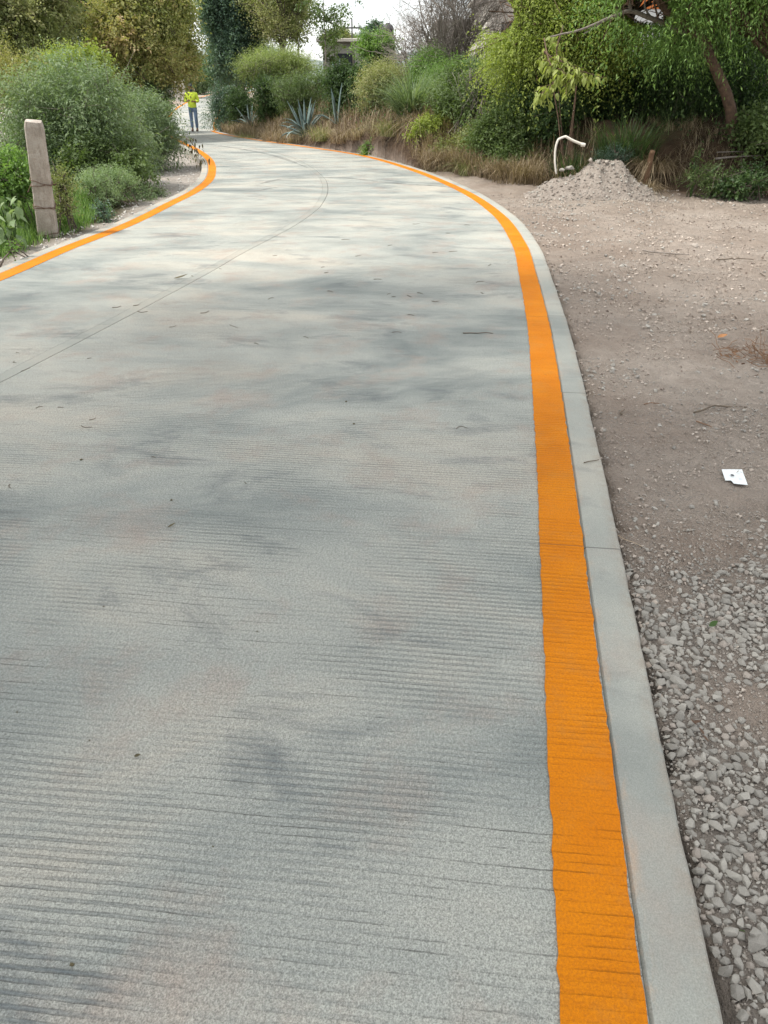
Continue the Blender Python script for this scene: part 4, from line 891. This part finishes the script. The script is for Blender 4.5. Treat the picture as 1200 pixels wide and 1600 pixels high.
# stones of the pile
lst = []; k0 = 0
for i in range(2200):
    x = rng.uniform(-1.25, 1.2); y = rng.uniform(-.75, .3); h_ = float(pile_h(np.array([x]), np.array([y]))[0])
    if h_ < .01 and rng.random() < .6: continue
    s = .015+.05*rng.random()**2.5; k = int(rng.integers(16)); zc = (zr(PY)-.05+h_) if h_ > .004 else gz(PX+x, PY+y)
    lst.append((vcache[k], rotm(rng.normal(0, .5), rng.normal(0, .5), rng.random()*6)*s, (PX+x, PY+y, zc+s*.15)))
join(lst[::4], 'gravel', m_st[1], root); join(lst[1::2], 'gravel', m_pile, root)
for (px, py, s) in ((892, 261, .17), (880, 264, .10), (938, 252, .12), (950, 252, .13), (960, 255, .10), (925, 249, .12)):
    g = at(px, py, 13.62); k = px % 16; o = bpy.data.objects.new('rock', SM[k]); C.objects.link(o); o.parent = root; o.location = Vector(g)-root.location+Vector((0, .08, -.02)); o.scale = (s, s*.8, s); o.rotation_euler = (0, 0, px)
# left verge rubble
rg = np.random.default_rng(93); x, y = scatter(9000, -6.6, -3.3, 6.5, 27, rg); _, _, dL_, _ = ground_z(x, y, True)
k_ = (dL_ > .03) & (dL_ < .55+.9*sstep(12, 17, y)) & (rg.random(len(x)) < .55); x, y = x[k_], y[k_]; z_ = ground_z(x, y); lst = []
for i in range(len(x)):
    s = .015+.05*rg.random()**2.2; k = int(rg.integers(16)); lst.append((vcache[k], rotm(rg.normal(0, .4), rg.normal(0, .4), rg.random()*6)*s, (x[i], y[i], z_[i]+s*.15)))
m_pale = simple('pale_rubble', (.42, .40, .375), (.60, .58, .55), 20, .9, .4, .003)
join(lst, 'rubble', m_pale, ground)

# ------------------------------------------------------------------ bent white stick
M_white = simple('peeled_white_wood', (.55, .52, .46), (.72, .69, .63), 16, .7, .3, .004)
r_ = bar([at(869, 272, 13.75), at(867, 250, 13.75), at(868, 232, 13.75), at(871, 221, 13.75), at(874, 217, 13.75), at(883, 213.5, 13.75), at(886, 214.5, 13.75), at(896, 220, 13.75), at(911, 226, 13.75)], (.016, .023), M_white, 'bent_stick', None, 8)
tag(r_, 'bent peeled white stick standing in the left side of the gravel pile', 'stick')
kn = bar([at(908, 226, 13.75), at(911, 226, 13.75), at(914, 227, 13.75)], (.032, .03), M_white, 'knob', r_, 8)

# ------------------------------------------------------------------ concrete fence post
pb = at(72, 356, 9.8); pt = at(52, 189, 9.6); pb.z = gz(pb.x, pb.y)-.12
root = thing('fence_post', 'weathered leaning concrete post wrapped with barbed wire on the left verge', 'fence post', (pb.x, pb.y, gz(pb.x, pb.y)))
m_post, t, b = nmat('weathered_post'); co = t.nodes.new('ShaderNodeTexCoord').outputs['Object']
n1 = noise(t, co, 5, 6, .65); n2 = noise(t, co, 60, 4, .7); sepn = nod(t, 'ShaderNodeSeparateXYZ', {0: co})
col = ramp(t, n1, [(.3, (.29, .25, .21)), (.6, (.42, .375, .33)), (.75, (.50, .46, .42))]); col = mix(t, maprange(t, n2, .4, .7, 0, .4), col, (.16, .12, .10)); stk = noise(t, nod(t, 'ShaderNodeMapping', {0: co, 3: (22, 22, 1.2)}).outputs[0], 1.5, 5, .7); col = mix(t, maprange(t, stk, .52, .70, 0, .6), col, (.17, .13, .105)); n1 = math_(t, 'SUBTRACT', n1, math_(t, 'MULTIPLY', maprange(t, stk, .55, .62), .6))
t.links.new(col, b.inputs['Base Color']); b.inputs['Roughness'].default_value = .95; bump(t, b, math_(t, 'ADD', n2, n1), .6, .006)
ax = (pt-pb).normalized(); L_ = (pt-pb).length; sx = Vector((1, .25, 0)); sx = (sx-ax*sx.dot(ax)).normalized(); sy = ax.cross(sx)
bm = bmesh.new(); rows = []
nl = 26
for k in range(nl+1):
    s = k/nl; c = pb+ax*L_*s; hw = (.118-.022*s); hd = .085; ch = .014; ring = []
    if k == nl: hw -= .012; hd -= .012
    for (a, b2) in ((-hw+ch, -hd), (hw-ch, -hd), (hw, -hd+ch), (hw, hd-ch), (hw-ch, hd), (-hw+ch, hd), (-hw, hd-ch), (-hw, -hd+ch)):
        j = .004*(vnoise(a*40+s*30, b2*40+s*17, 5)-.5)*2; ring.append(bm.verts.new(c+sx*(a+j)+sy*(b2+j)))
    rows.append(ring)
for k in range(nl):
    for i in range(8): bm.faces.new((rows[k][i], rows[k][(i+1) % 8], rows[k+1][(i+1) % 8], rows[k+1][i]))
bm.faces.new(rows[-1]); bm.faces.new(rows[0][::-1]); bmesh.ops.recalc_face_normals(bm, faces=bm.faces)
me = bpy.data.meshes.new('post_shaft'); bm.to_mesh(me); bm.free(); obj('post_shaft', me, m_post, root)
M_wire = simple('rusty_wire', (.10, .06, .04), (.20, .13, .10), 60, .8, .3, .001)
for s, til, ex in ((.46, .02, 1), (.48, -.03, 1), (.28, .015, 0), (.285, -.012, 0), (.06, .03, 0)):
    c = pb+ax*(L_*s+.10); pts = []; hw = .128-.02*s; hd = .095
    for k in range(25):
        a = k/24*2*math.pi; q = max(abs(math.cos(a))/hw, abs(math.sin(a))/hd); pts.append(c+sx*math.cos(a)/q+sy*math.sin(a)/q+ax*(til*math.cos(a)+.004*math.sin(5*a)))
    pv, pf = tubes([(np.array(pts), .0045)], 5); obj('wire_loop', mesh_np('wire', pv, pf, smooth=True), M_wire, root)
c = pb+ax*(L_*.52)
pv, pf = tubes([(wob(c+sx*.10-sy*-.10, c+sx*.17-sy*.05+ax*.02, 6, .2), .006), (wob(c+sx*.1, c+sx*.16+ax*.03, 6, .3), .005), (wob(c-sx*.12, c-sx*.17-ax*.10, 7, .2), .004)], 5); obj('wire_end', mesh_np('wire', pv, pf, smooth=True), M_wire, root)

# ------------------------------------------------------------------ litter
M_twig = simple('dry_twig', (.08, .065, .05), (.17, .135, .10), 60, .9, .3, .001)
M_dleaf = simple('dry_leaf', (.06, .05, .03), (.13, .11, .06), 60, .8, .3, .001)
def twig(px, py, L, ang, lab=None, grp='dark twigs and bean pods scattered on the concrete', bend=.2, r_=.0035, z=0, mat=None, name='twig', cat='twig', onz=None):
    g = gp(px, py, z); 
    if onz is not None: g.z = gz(g.x, g.y)+onz
    d = Vector((math.cos(ang), math.sin(ang), 0)); nn = Vector((-d.y, d.x, 0)); pts = [g+d*L*(s-.5)+nn*L*bend*(1-(2*s-1)**2)*.5+nn*L*.05*R.uniform(-1, 1)+Vector((0, 0, r_*(.9+.8*R.random()))) for s in (0, .25, .5, .75, 1)]
    o = bar(pts, (r_, r_*.6), mat or M_twig, name, None, 5); return tag(o, lab or 'dark twig lying on the pale concrete road', cat, grp)
for (px, py, L) in ((240, 715, .05), (128, 718, .03), (590, 437, .16), (620, 520, .11), (640, 463, .12), (608, 460, .07), (615, 464, .06), (750, 441, .12), (754, 458, .10), (765, 414, .13), (680, 471, .13), (656, 459, .12), (516, 456, .13),
                     (424, 467, .10), (642, 493, .08), (505, 418, .09), (510, 426, .07), (145, 655, .07), (140, 560, .05), (62, 637, .06), (270, 510, .09), (320, 488, .12), (366, 510, .16), (223, 487, .13), (182, 480, .1), (213, 477, .08),
                     (345, 420, .09), (300, 432, .1), (430, 400, .07), (24, 566, .08), (40, 578, .09), (28, 551, .07), (135, 667, .09), (95, 637, .07), (400, 538, .1), (478, 528, .1), (560, 400, .1), (680, 395, .1), (610, 384, .12), (540, 375, .13), (730, 352, .14), (708, 393, .12), (700, 365, .1), (650, 350, .14),
                     (860, 700, .04), (384, 755, .035), (16, 760, .07)):
    twig(px, py, L*R.uniform(.4, .8), R.uniform(-1.2, 1.2), bend=R.uniform(-.7, .7), r_=.0018 if py > 500 else .0026)
twig(747, 522, .22, .05, 'longest twig on the concrete, close to the orange line in the bright zone', None, .15, .004)
twig(722, 670, .06, .05, 'pale loop of straw on the concrete left of the orange line', None, .9, .002, mat=M_barkgrey)
twig(924, 722, .085, .45, 'dark twig lying on the edge strip right of the orange line', None, .1, .003, z=.003)
twig(1128, 634, .34, .25, 'curved brown stick lying on the gravel lot above the white card', None, .35, .006, onz=.012, name='curved_stick', cat='stick')
twig(1102, 652, .10, -1.1, 'small pale stick end below the curved brown stick', None, .1, .004, onz=.006, mat=M_wood)
twig(978, 832, .155, -.75, 'pale straw lying on dirt beside the edge strip', None, .05, .0022, onz=.006, mat=simple('straw', (.36, .28, .20), (.5, .4, .3), 40))
twig(1040, 392, .5, -.55, 'pale straight stick lying in the middle of the lot', None, .03, .010, onz=.012, mat=M_barkgrey)
twig(975, 634, .07, 1.1, 'short dark stick on the dirt between the edge strip and the curved stick', None, .2, .006, onz=.006)
twig(1020, 620, .09, .1, 'yellowish curled straw on the dirt left of the curved stick', None, .3, .0035, onz=.006, mat=M_wood)
twig(1150, 398, .4, -.1, 'dark buried branch near the centre of the lot', None, .1, .007, onz=.006)
def litter_leaf(px, py, L, W, mat, label, ang, z=0, onz=None, roll=.2, name='fallen_leaf', cat='leaf', group=None, curl=-.3):
    g = gp(px, py, z); 
    if onz is not None: g.z = gz(g.x, g.y)+onz
    me = leafmesh('fallen_leaf', L, W, fold=.5, curl=curl); o = obj(name, me, mat, None, loc=(g.x, g.y, g.z+.006)); o.rotation_euler = (roll, 0, ang); return tag(o, label, cat, group)
litter_leaf(262, 826, .035, .006, M_dleaf, 'curled dark leaf on the near concrete, left of centre', .7)
litter_leaf(210, 1184, .018, .006, M_dleaf, 'small dark green leaf on the nearest concrete', .1)
litter_leaf(272, 436, .13, .02, M_dleaf, 'brown leaf lying on the road near the left kerb', .1)
litter_leaf(1110, 972, .035, .011, PAL['fresh'], 'bright green torn leaf on the gravel', .6, onz=.02, roll=.5)
litter_leaf(1122, 524, .07, .025, simple('rust_leaf', (.26, .12, .05), (.40, .20, .09), 40), 'rusty orange leaf on the lot near the right edge', .2, onz=.01)
for (px, py) in ((1092, 1122), (1103, 1138), (1086, 1118), (1110, 1148)): litter_leaf(px, py, .022, .006, M_barkbrown, 'crumpled brown leaf bits among the gravel', R.uniform(0, 6), onz=.015, group='crumpled brown leaf bits in the gravel')
o = clump('grass_sprig', 'thin green sprig among the stones at the right edge', 1172, 1462, .95, 5, .075, .004, 1.6, 'fresh', 200, .01, 1.5); 
for (px, py, s, lb) in ((113, 1508, .011, 'dark pebble on the nearest concrete at lower left'), (333, 1323, .005, 'tiny dark pebble on the near concrete'), (27, 1113, .006, 'small pebble near the left edge of the concrete'), (140, 1157, .006, 'small dark pebble on the near left concrete'),
                     (268, 782, .012, 'dark pebble on the concrete left of centre'), (127, 719, .014, 'round dark pebble on the left concrete'), (541, 628, .013, 'dark pebble in the middle of the road'), (553, 663, .014, 'brown pebble just below the middle dark one'), (162, 948, .007, 'tiny dark pebble beside the raked grooves'), (402, 987, .006, 'tiny dark pebble at the centre left of the near concrete')):
    g = gp(px, py); o = bpy.data.objects.new('pebble', SM[9].copy()); o.data.materials.clear(); o.data.materials.append(M_dleaf); C.objects.link(o); o.location = (g.x, g.y, s*.25); o.scale = (s*1.2,)*3; tag(o, lb, 'pebble')
# white card
c4 = [gp(*q, -.03) for q in ((1128, 732), (1160, 731), (1169, 755), (1147, 754), (1143, 748), (1134, 748))]
cx = sum((v for v in c4), Vector())/6; cz = gz(cx.x, cx.y)+.012
bm = bmesh.new(); vs = [bm.verts.new((v.x-cx.x, v.y-cx.y, .004 if i in (0, 3) else 0)) for i, v in enumerate(c4)]; f = bm.faces.new(vs)
ex = bmesh.ops.extrude_face_region(bm, geom=[f]); bmesh.ops.translate(bm, verts=[v for v in ex['geom'] if isinstance(v, bmesh.types.BMVert)], vec=(0, 0, .0015)); bmesh.ops.recalc_face_normals(bm, faces=bm.faces)
me = bpy.data.meshes.new('card'); bm.to_mesh(me); bm.free()
card = obj('white_card', me, simple('white_plastic', (.66, .70, .72), (.76, .80, .82), 10, .4, .1, .001), None, loc=(cx.x, cx.y, cz)); tag(card, 'notched white plastic card with a dark round hole lying on the dirt lot', 'card')
M_black = simple('black_ink', (.02, .02, .025), (.04, .04, .05), 30, .6, .1, .001)
g = gp(1144.5, 741.5, -.03); bm = bmesh.new(); bmesh.ops.create_circle(bm, cap_ends=True, radius=.0085, segments=18); me = bpy.data.meshes.new('hole'); bm.to_mesh(me); bm.free(); obj('round_hole', me, M_black, card, loc=(g.x-cx.x, g.y-cx.y, .0075))
for (px, py, w_) in ((1158, 747.6, .018), (1157, 746.2, .014)):
    g = gp(px, py, -.03); V = [(-w_/2, -.0011, 0), (w_/2, -.0011, 0), (w_/2, .0011, 0), (-w_/2, .0011, 0)]
    obj('print_line', mesh_np('print', V, np.array([[0, 1, 2, 3]])), simple('grey_print', (.3, .33, .38), (.4, .43, .48), 30), card, loc=(g.x-cx.x, g.y-cx.y, .0062))
# dry weed heap on the right edge of the lot
p = gp(1192, 560, -.04); g = gv(p.x, p.y); root = thing('dry_weed_heap', 'heap of pulled brown dry weeds at the right edge of the lot', 'weeds', g); rw = np.random.default_rng(201); paths = []
for k in range(90):
    a = rw.random()*6.28; r_ = .28*rw.random(); s_ = np.array(g)+[math.cos(a)*r_, math.sin(a)*r_*1.2, .01+.05*rw.random()]; a2 = rw.random()*6.28; l_ = .05+.18*rw.random()
    paths.append((wob(s_, s_+[math.cos(a2)*l_, math.sin(a2)*l_, .05*rw.normal()+.02], 5, .3, rng=rw), .0022))
pv, pf = tubes(paths, 3); obj('dry_stalks', mesh_np('stalk', pv, pf), M_wood, root)
for k in range(24):
    a = rw.random()*6.28; o = obj('dry_leaf', leafmesh('dry_leaf', .04, .012, fold=.5, curl=-.4), M_wood, root, loc=(math.cos(a)*.3*rw.random(), math.sin(a)*.3*rw.random(), .015+.04*rw.random())); o.rotation_euler = (rw.normal(0, .5), rw.normal(0, .4), a)
# dried twig hanging over the left kerb
g = gp(277, 240, 0); root = thing('dried_branch', 'withered leafy branch trailing over the left kerb from the bush', 'branch', (g.x, g.y, .35)); rw = np.random.default_rng(203)
pts = [at(280, 212, 22.0), at(293, 217, 21.2), at(303, 228, 20.4), at(312, 242, 19.6), at(316, 256, 18.9)]; q = catmull([tuple(p) for p in pts], 6); pv, pf = tubes([(q, np.linspace(.015, .005, len(q)))], 5); obj('twig', mesh_np('twig', pv, pf), M_twig, root)
dl = leafmesh('withered_leaf', .13, .030, fold=.4, curl=.4); dl.materials.append(simple('withered', (.07, .075, .04), (.15, .13, .07), 30))
for k in range(46):
    p = Vector(q[int(rw.integers(4, len(q)))]); o = obj('withered_leaf', dl, None, root, loc=p+Vector((rw.normal(0, .10), rw.normal(0, .12), rw.normal(0, .07)))-root.location); o.rotation_euler = (rw.normal(0, .5), .4+rw.random(), rw.random()*6.28); o.scale = (.8,)*3

# ------------------------------------------------------------------ buildings
def box(bm, x0, x1, y0, y1, z0, z1):
    r_ = bmesh.ops.create_cube(bm, size=1); 
    for v in r_['verts']: v.co = Vector(((x0+x1)/2+v.co.x*(x1-x0), (y0+y1)/2+v.co.y*(y1-y0), (z0+z1)/2+v.co.z*(z1-z0)))
def boxo(name, b6, mat, parent, bev=0):
    bm = bmesh.new(); box(bm, *b6)
    if bev: bmesh.ops.bevel(bm, geom=bm.edges[:], offset=bev, segments=1, affect='EDGES')
    me = bpy.data.meshes.new(name); bm.to_mesh(me); bm.free(); return obj(name, me, mat, parent)
M_wall1 = simple('rendered_wall', (.30, .29, .26), (.42, .41, .37), 1.5, .9, .3, .01)
M_wall2 = simple('bare_block_wall', (.25, .24, .225), (.36, .345, .325), 2, .95, .4, .01)
M_wall3 = simple('cream_wall', (.46, .43, .385), (.58, .55, .50), 1.5, .9, .2, .01)
M_dark = simple('dark_glass', (.02, .025, .03), (.04, .045, .05), 5, .2, .0, .001)
def X_at(px, Yd): return at(px, 100, Yd).x
def Z_at(py, Yd): return at(600, py, Yd).z
# low house behind the shrubs
Yd = 46; x0, x1 = X_at(505, Yd), X_at(583, Yd); zt = Z_at(66, Yd); zb = gz((x0+x1)/2, Yd)-.3
h = thing('low_house', 'low grey flat roofed house behind the shrubs under the cross', 'house', ((x0+x1)/2, Yd, zb))
boxo('wall', (x0, x1, Yd, Yd+5, zb, zt), M_wall1, h); boxo('roof_slab', (x0-.3, x1+.25, Yd-.35, Yd+5.3, zt+.003, zt+.16), M_wall3, h, .02)
wx = X_at(541, Yd); boxo('window', (wx-.45, wx+.45, Yd-.03, Yd+.05, zt-1.5, zt-.5), M_dark, h); boxo('pipe', (X_at(552, Yd)-.04, X_at(552, Yd)+.04, Yd-.09, Yd-.01, zb, zt-.02), M_barkgrey, h)
# cross on a pole
cxx = X_at(551, Yd+1); M_iron = simple('dark_iron', (.05, .05, .05), (.1, .1, .1), 20, .7, .1, .001); zc = Z_at(36, Yd+1)
cr_ = thing('roof_cross', 'thin dark cross standing on the flat roof of the low house', 'cross', (cxx, Yd+1, zt+.16))
boxo('upright', (cxx-.035, cxx+.035, Yd+.97, Yd+1.03, zt+.155, zc+.2), M_iron, cr_); boxo('crossbar', (cxx-.42, cxx+.42, Yd+.965, Yd+1.035, zc-.25, zc-.18), M_iron, cr_)
# grey block wall house with water tank behind the bare tree
Yd = 40; x0, x1 = X_at(682, Yd), X_at(770, Yd); zt = Z_at(34, Yd); zb = gz(x0, Yd)-.4
h = thing('block_house', 'grey concrete block house behind the leafless tree', 'house', ((x0+x1)/2, Yd, zb))
boxo('wall', (x0, x1, Yd, Yd+6, zb, zt), M_wall2, h)
for px in (712,): boxo('window', (X_at(px, Yd)-.5, X_at(px, Yd)+.5, Yd-.02, Yd+.05, zt-2.0, zt-.9), M_dark, h)
boxo('roof_slab', (x0-.05, x1+.05, Yd-.05, Yd+6.05, zt+.003, zt+.10), M_wall2, h, .02)
# rows of blocks proud of the wall
for r_ in range(14):
    z_ = zb+.6+r_*.42
    if z_+.4 > zt: break
    boxo('mortar_course', (x0-.01, x1+.01, Yd-.012, Yd, z_, z_+.025), M_wall3, h)
Yd = 43; tx = X_at(606, Yd); tb = Z_at(56, Yd); th_ = thing('water_tank', 'black plastic water tank on a short stand left of the block house', 'water tank', (tx, Yd, gz(tx, Yd)))
boxo('stand', (tx-.35, tx+.35, Yd-.35, Yd+.35, gz(tx, Yd)-.3, tb-.003), M_wall2, th_)
prof = [(0, 0), (.55, 0), (.58, .08), (.58, .30), (.55, .33), (.58, .36), (.58, .62), (.55, .65), (.50, .80), (.30, .95), (.22, .97), (.22, 1.05), (0, 1.07)]
V = []; Fs = []; ns = 20
for r0_, z0_ in prof:
    for k in range(ns): a = k/ns*2*math.pi; V.append((tx+.5*r0_*math.cos(a), Yd+.5*r0_*math.sin(a), tb+.5*z0_))
for i in range(len(prof)-1):
    for k in range(ns): Fs.append([i*ns+k, i*ns+(k+1) % ns, (i+1)*ns+(k+1) % ns, (i+1)*ns+k])
obj('tank_body', mesh_np('tank', V, np.array(Fs), smooth=True), simple('black_plastic', (.03, .03, .035), (.05, .05, .055), 5, .5), th_)
# cream house upper right of the bare tree
Yd = 33; x0, x1 = X_at(757, Yd), X_at(850, Yd); zt = Z_at(-12, Yd); zb = gz(x0, Yd)-.4
h = thing('cream_house', 'pale plastered house corner above the drooping tree', 'house', ((x0+x1)/2, Yd, zb)); boxo('wall', (x0, x1, Yd, Yd+6, zb, zt), M_wall3, h); boxo('roof_slab', (x0-.2, x1+.2, Yd-.2, Yd+6.2, zt+.003, zt+.15), M_wall3, h, .02)
boxo('window', (X_at(800, Yd)-.5, X_at(800, Yd)+.5, Yd-.02, Yd+.05, zt-1.9, zt-.9), M_dark, h)
# orange and white house glimpsed through the right trees
Yd = 27; x0, x1 = X_at(955, Yd), X_at(1110, Yd); zt = Z_at(-70, Yd); zb = gz(x0, Yd)-.4; zm = Z_at(14, Yd)
h = thing('orange_house', 'orange and white painted house glimpsed through the leaves at the top right', 'house', ((x0+x1)/2, Yd, zb))
boxo('wall', (x0, x1, Yd, Yd+5, zb, zm), simple('white_wall', (.66, .66, .65), (.76, .76, .75), 2, .8, .1, .004), h); boxo('orange_band', (x0-.02, x1+.02, Yd-.02, Yd+5.02, zm+.003, zt), simple('orange_wall', (.70, .20, .05), (.8, .27, .08), 2, .8, .1, .004), h); boxo('roof_slab', (x0-.3, x1+.3, Yd-.3, Yd+5.3, zt+.003, zt+.15), M_wall3, h, .02)
# far wall beyond the road and posts
Yd = 72; x0, x1 = X_at(235, Yd), X_at(283, Yd); zb = gz(x0, Yd)-.3; h = thing('far_wall', 'low pale grey wall beside the far end of the road', 'wall', ((x0+x1)/2, Yd, zb))
boxo('wall_face', (x0, x1, Yd, Yd+.2, zb, zb+1.7), M_wall2, h); boxo('coping', (x0-.03, x1+.03, Yd-.05, Yd+.25, zb+1.703, zb+1.78), M_wall3, h)
for px, lb in ((272, 'left one of two pale gate pillars at the far end of the road'), (280, 'right one of two pale gate pillars at the far end of the road')):
    x_ = X_at(px, 70); z_ = gz(x_, 70); t_ = thing('gate_pillar', lb, 'pillar', (x_, 70, z_)); boxo('shaft', (x_-.2, x_+.2, 69.8, 70.2, z_-.1, z_+1.75), M_wall3, t_, .02); boxo('cap', (x_-.25, x_+.25, 69.75, 70.25, z_+1.753, z_+1.85), M_wall3, t_, .02)

# ------------------------------------------------------------------ the man
mp_ = at(305, 206, 35.3); mz = float(zr(35.3)); man = thing('person', 'man in a bright yellow green shirt and blue jeans walking on the far road', 'person', (mp_.x, 35.3, mz))
def skin(name, verts, edges, radii, mat, root_i=0, sub=2):
    me = bpy.data.meshes.new(name); me.from_pydata(verts, edges, []); o = bpy.data.objects.new(name, me); C.objects.link(o)
    md = o.modifiers.new('s', 'SKIN'); 
    for i, r_ in enumerate(radii): me.skin_vertices[0].data[i].radius = r_ if isinstance(r_, tuple) else (r_, r_)
    me.skin_vertices[0].data[root_i].use_root = True; o.modifiers.new('u', 'SUBSURF').levels = sub
    dg = bpy.context.evaluated_depsgraph_get(); m2 = bpy.data.meshes.new_from_object(o.evaluated_get(dg)); bpy.data.objects.remove(o)
    for p in m2.polygons: p.use_smooth = True
    m2.materials.clear(); m2.materials.append(mat); o = bpy.data.objects.new(name, m2); C.objects.link(o); o.parent = man; return o
M_skin = simple('skin', (.20, .11, .07), (.25, .14, .09), 8, .6, .1, .001); M_hv = simple('high_visibility_cloth', (.58, .74, .06), (.66, .82, .09), 12, .8, .4, .01); M_jean = simple('blue_denim', (.10, .15, .24), (.18, .25, .36), 14, .9, .3, .004)
M_navy = simple('navy_cloth', (.04, .05, .08), (.08, .10, .15), 14, .9, .3, .004); M_shoe = simple('brown_boot', (.10, .06, .05), (.17, .11, .09), 14, .7)
# facing the camera (-Y); left foot forward
B = [(0, 0, .95), (0, 0, 1.15), (0, .01, 1.36), (0, 0, 1.46), (0, -.01, 1.53), (0, -.015, 1.62), (0, -.01, 1.71),
     (.19, .01, 1.38), (.25, .02, 1.12), (.10, -.20, 1.12), (-.19, .01, 1.38), (-.26, .02, 1.12), (-.09, -.20, 1.15),
     (.10, 0, .90), (.11, -.06, .50), (.10, .03, .10), (-.10, 0, .90), (-.10, .03, .50), (-.09, -.02, .10), (.10, -.10, .04), (-.09, -.14, .04)]
E_ = [(0, 1), (1, 2), (2, 3), (3, 4), (4, 5), (5, 6), (2, 7), (7, 8), (8, 9), (2, 10), (10, 11), (11, 12), (0, 13), (13, 14), (14, 15), (0, 16), (16, 17), (17, 18), (15, 19), (18, 20)]
rad = [(.14, .10), (.13, .09), (.14, .09), .055, .055, (.078, .092), .06, .055, .042, .03, .055, .042, .03, .075, .055, .038, .075, .055, .038, .03, .03]
skin('body', B, E_, rad, M_skin)
for sgn, w_ in ((1, (.10, -.20, 1.12)), (-1, (-.09, -.20, 1.15))):
    for k in range(4): skin('finger', [w_, (w_[0]-sgn*.045, w_[1]-.035, w_[2]+.03-.018*k), (w_[0]-sgn*.075, w_[1]-.02, w_[2]+.025-.018*k)], [(0, 1), (1, 2)], [.012, .009, .007], M_skin, sub=1)
    skin('thumb', [w_, (w_[0]-sgn*.02, w_[1]-.03, w_[2]+.05), (w_[0]-sgn*.04, w_[1]-.045, w_[2]+.06)], [(0, 1), (1, 2)], [.012, .010, .008], M_skin, sub=1)
skin('shirt', [(0, 0, .84), (0, 0, 1.0), (0, 0, 1.18), (0, .01, 1.37), (0, 0, 1.47), (.20, .01, 1.38), (.27, .03, 1.13), (.18, -.10, 1.12), (-.20, .01, 1.38), (-.28, .03, 1.13), (-.18, -.10, 1.14)],
     [(0, 1), (1, 2), (2, 3), (3, 4), (3, 5), (5, 6), (6, 7), (3, 8), (8, 9), (9, 10)], [(.20, .14), (.19, .135), (.18, .125), (.18, .12), .07, .085, .07, .055, .085, .07, .055], M_hv)
skin('trousers', [(0, 0, .98), (0, 0, .90), (.10, 0, .84), (.115, -.065, .50), (.10, .03, .12), (-.10, 0, .84), (-.105, .03, .50), (-.09, -.02, .12)], [(0, 1), (1, 2), (2, 3), (3, 4), (1, 5), (5, 6), (6, 7)], [(.16, .12), (.16, .12), .098, .075, .062, .098, .075, .062], M_jean)
for x_, y_ in ((.10, .03), (-.09, -.02)): skin('boot', [(x_, y_+.04, .055), (x_, y_-.08, .05), (x_, y_-.17, .04), (x_, y_, .13)], [(0, 1), (1, 2), (0, 3)], [.045, .045, .038, .05], M_shoe, sub=1)
skin('cap', [(0, .01, 1.66), (0, 0, 1.74), (0, -.10, 1.70), (0, -.16, 1.685)], [(0, 1), (1, 2), (2, 3)], [(.095, .105), (.075, .085), (.07, .02), (.06, .01)], M_navy)
skin('neck_scarf', [(0, 0, 1.47), (0, -.01, 1.53), (0, -.03, 1.58)], [(0, 1), (1, 2)], [.075, .08, .075], M_navy, sub=1)
skin('nose', [(0, -.10, 1.645), (0, -.125, 1.62)], [(0, 1)], [.012, .016], M_skin, sub=1)
skin('mouth', [(-.025, -.105, 1.585), (.025, -.105, 1.585)], [(0, 1)], [.007, .007], M_shoe, sub=1)
for x_ in (-.032, .032): skin('eye', [(x_, -.095, 1.655), (x_+.006, -.097, 1.655)], [(0, 1)], [.010, .010], M_black, sub=1)
for x_ in (-.085, .085): skin('ear', [(x_, 0, 1.66), (x_, .005, 1.61)], [(0, 1)], [.016, .014], M_skin, sub=1)
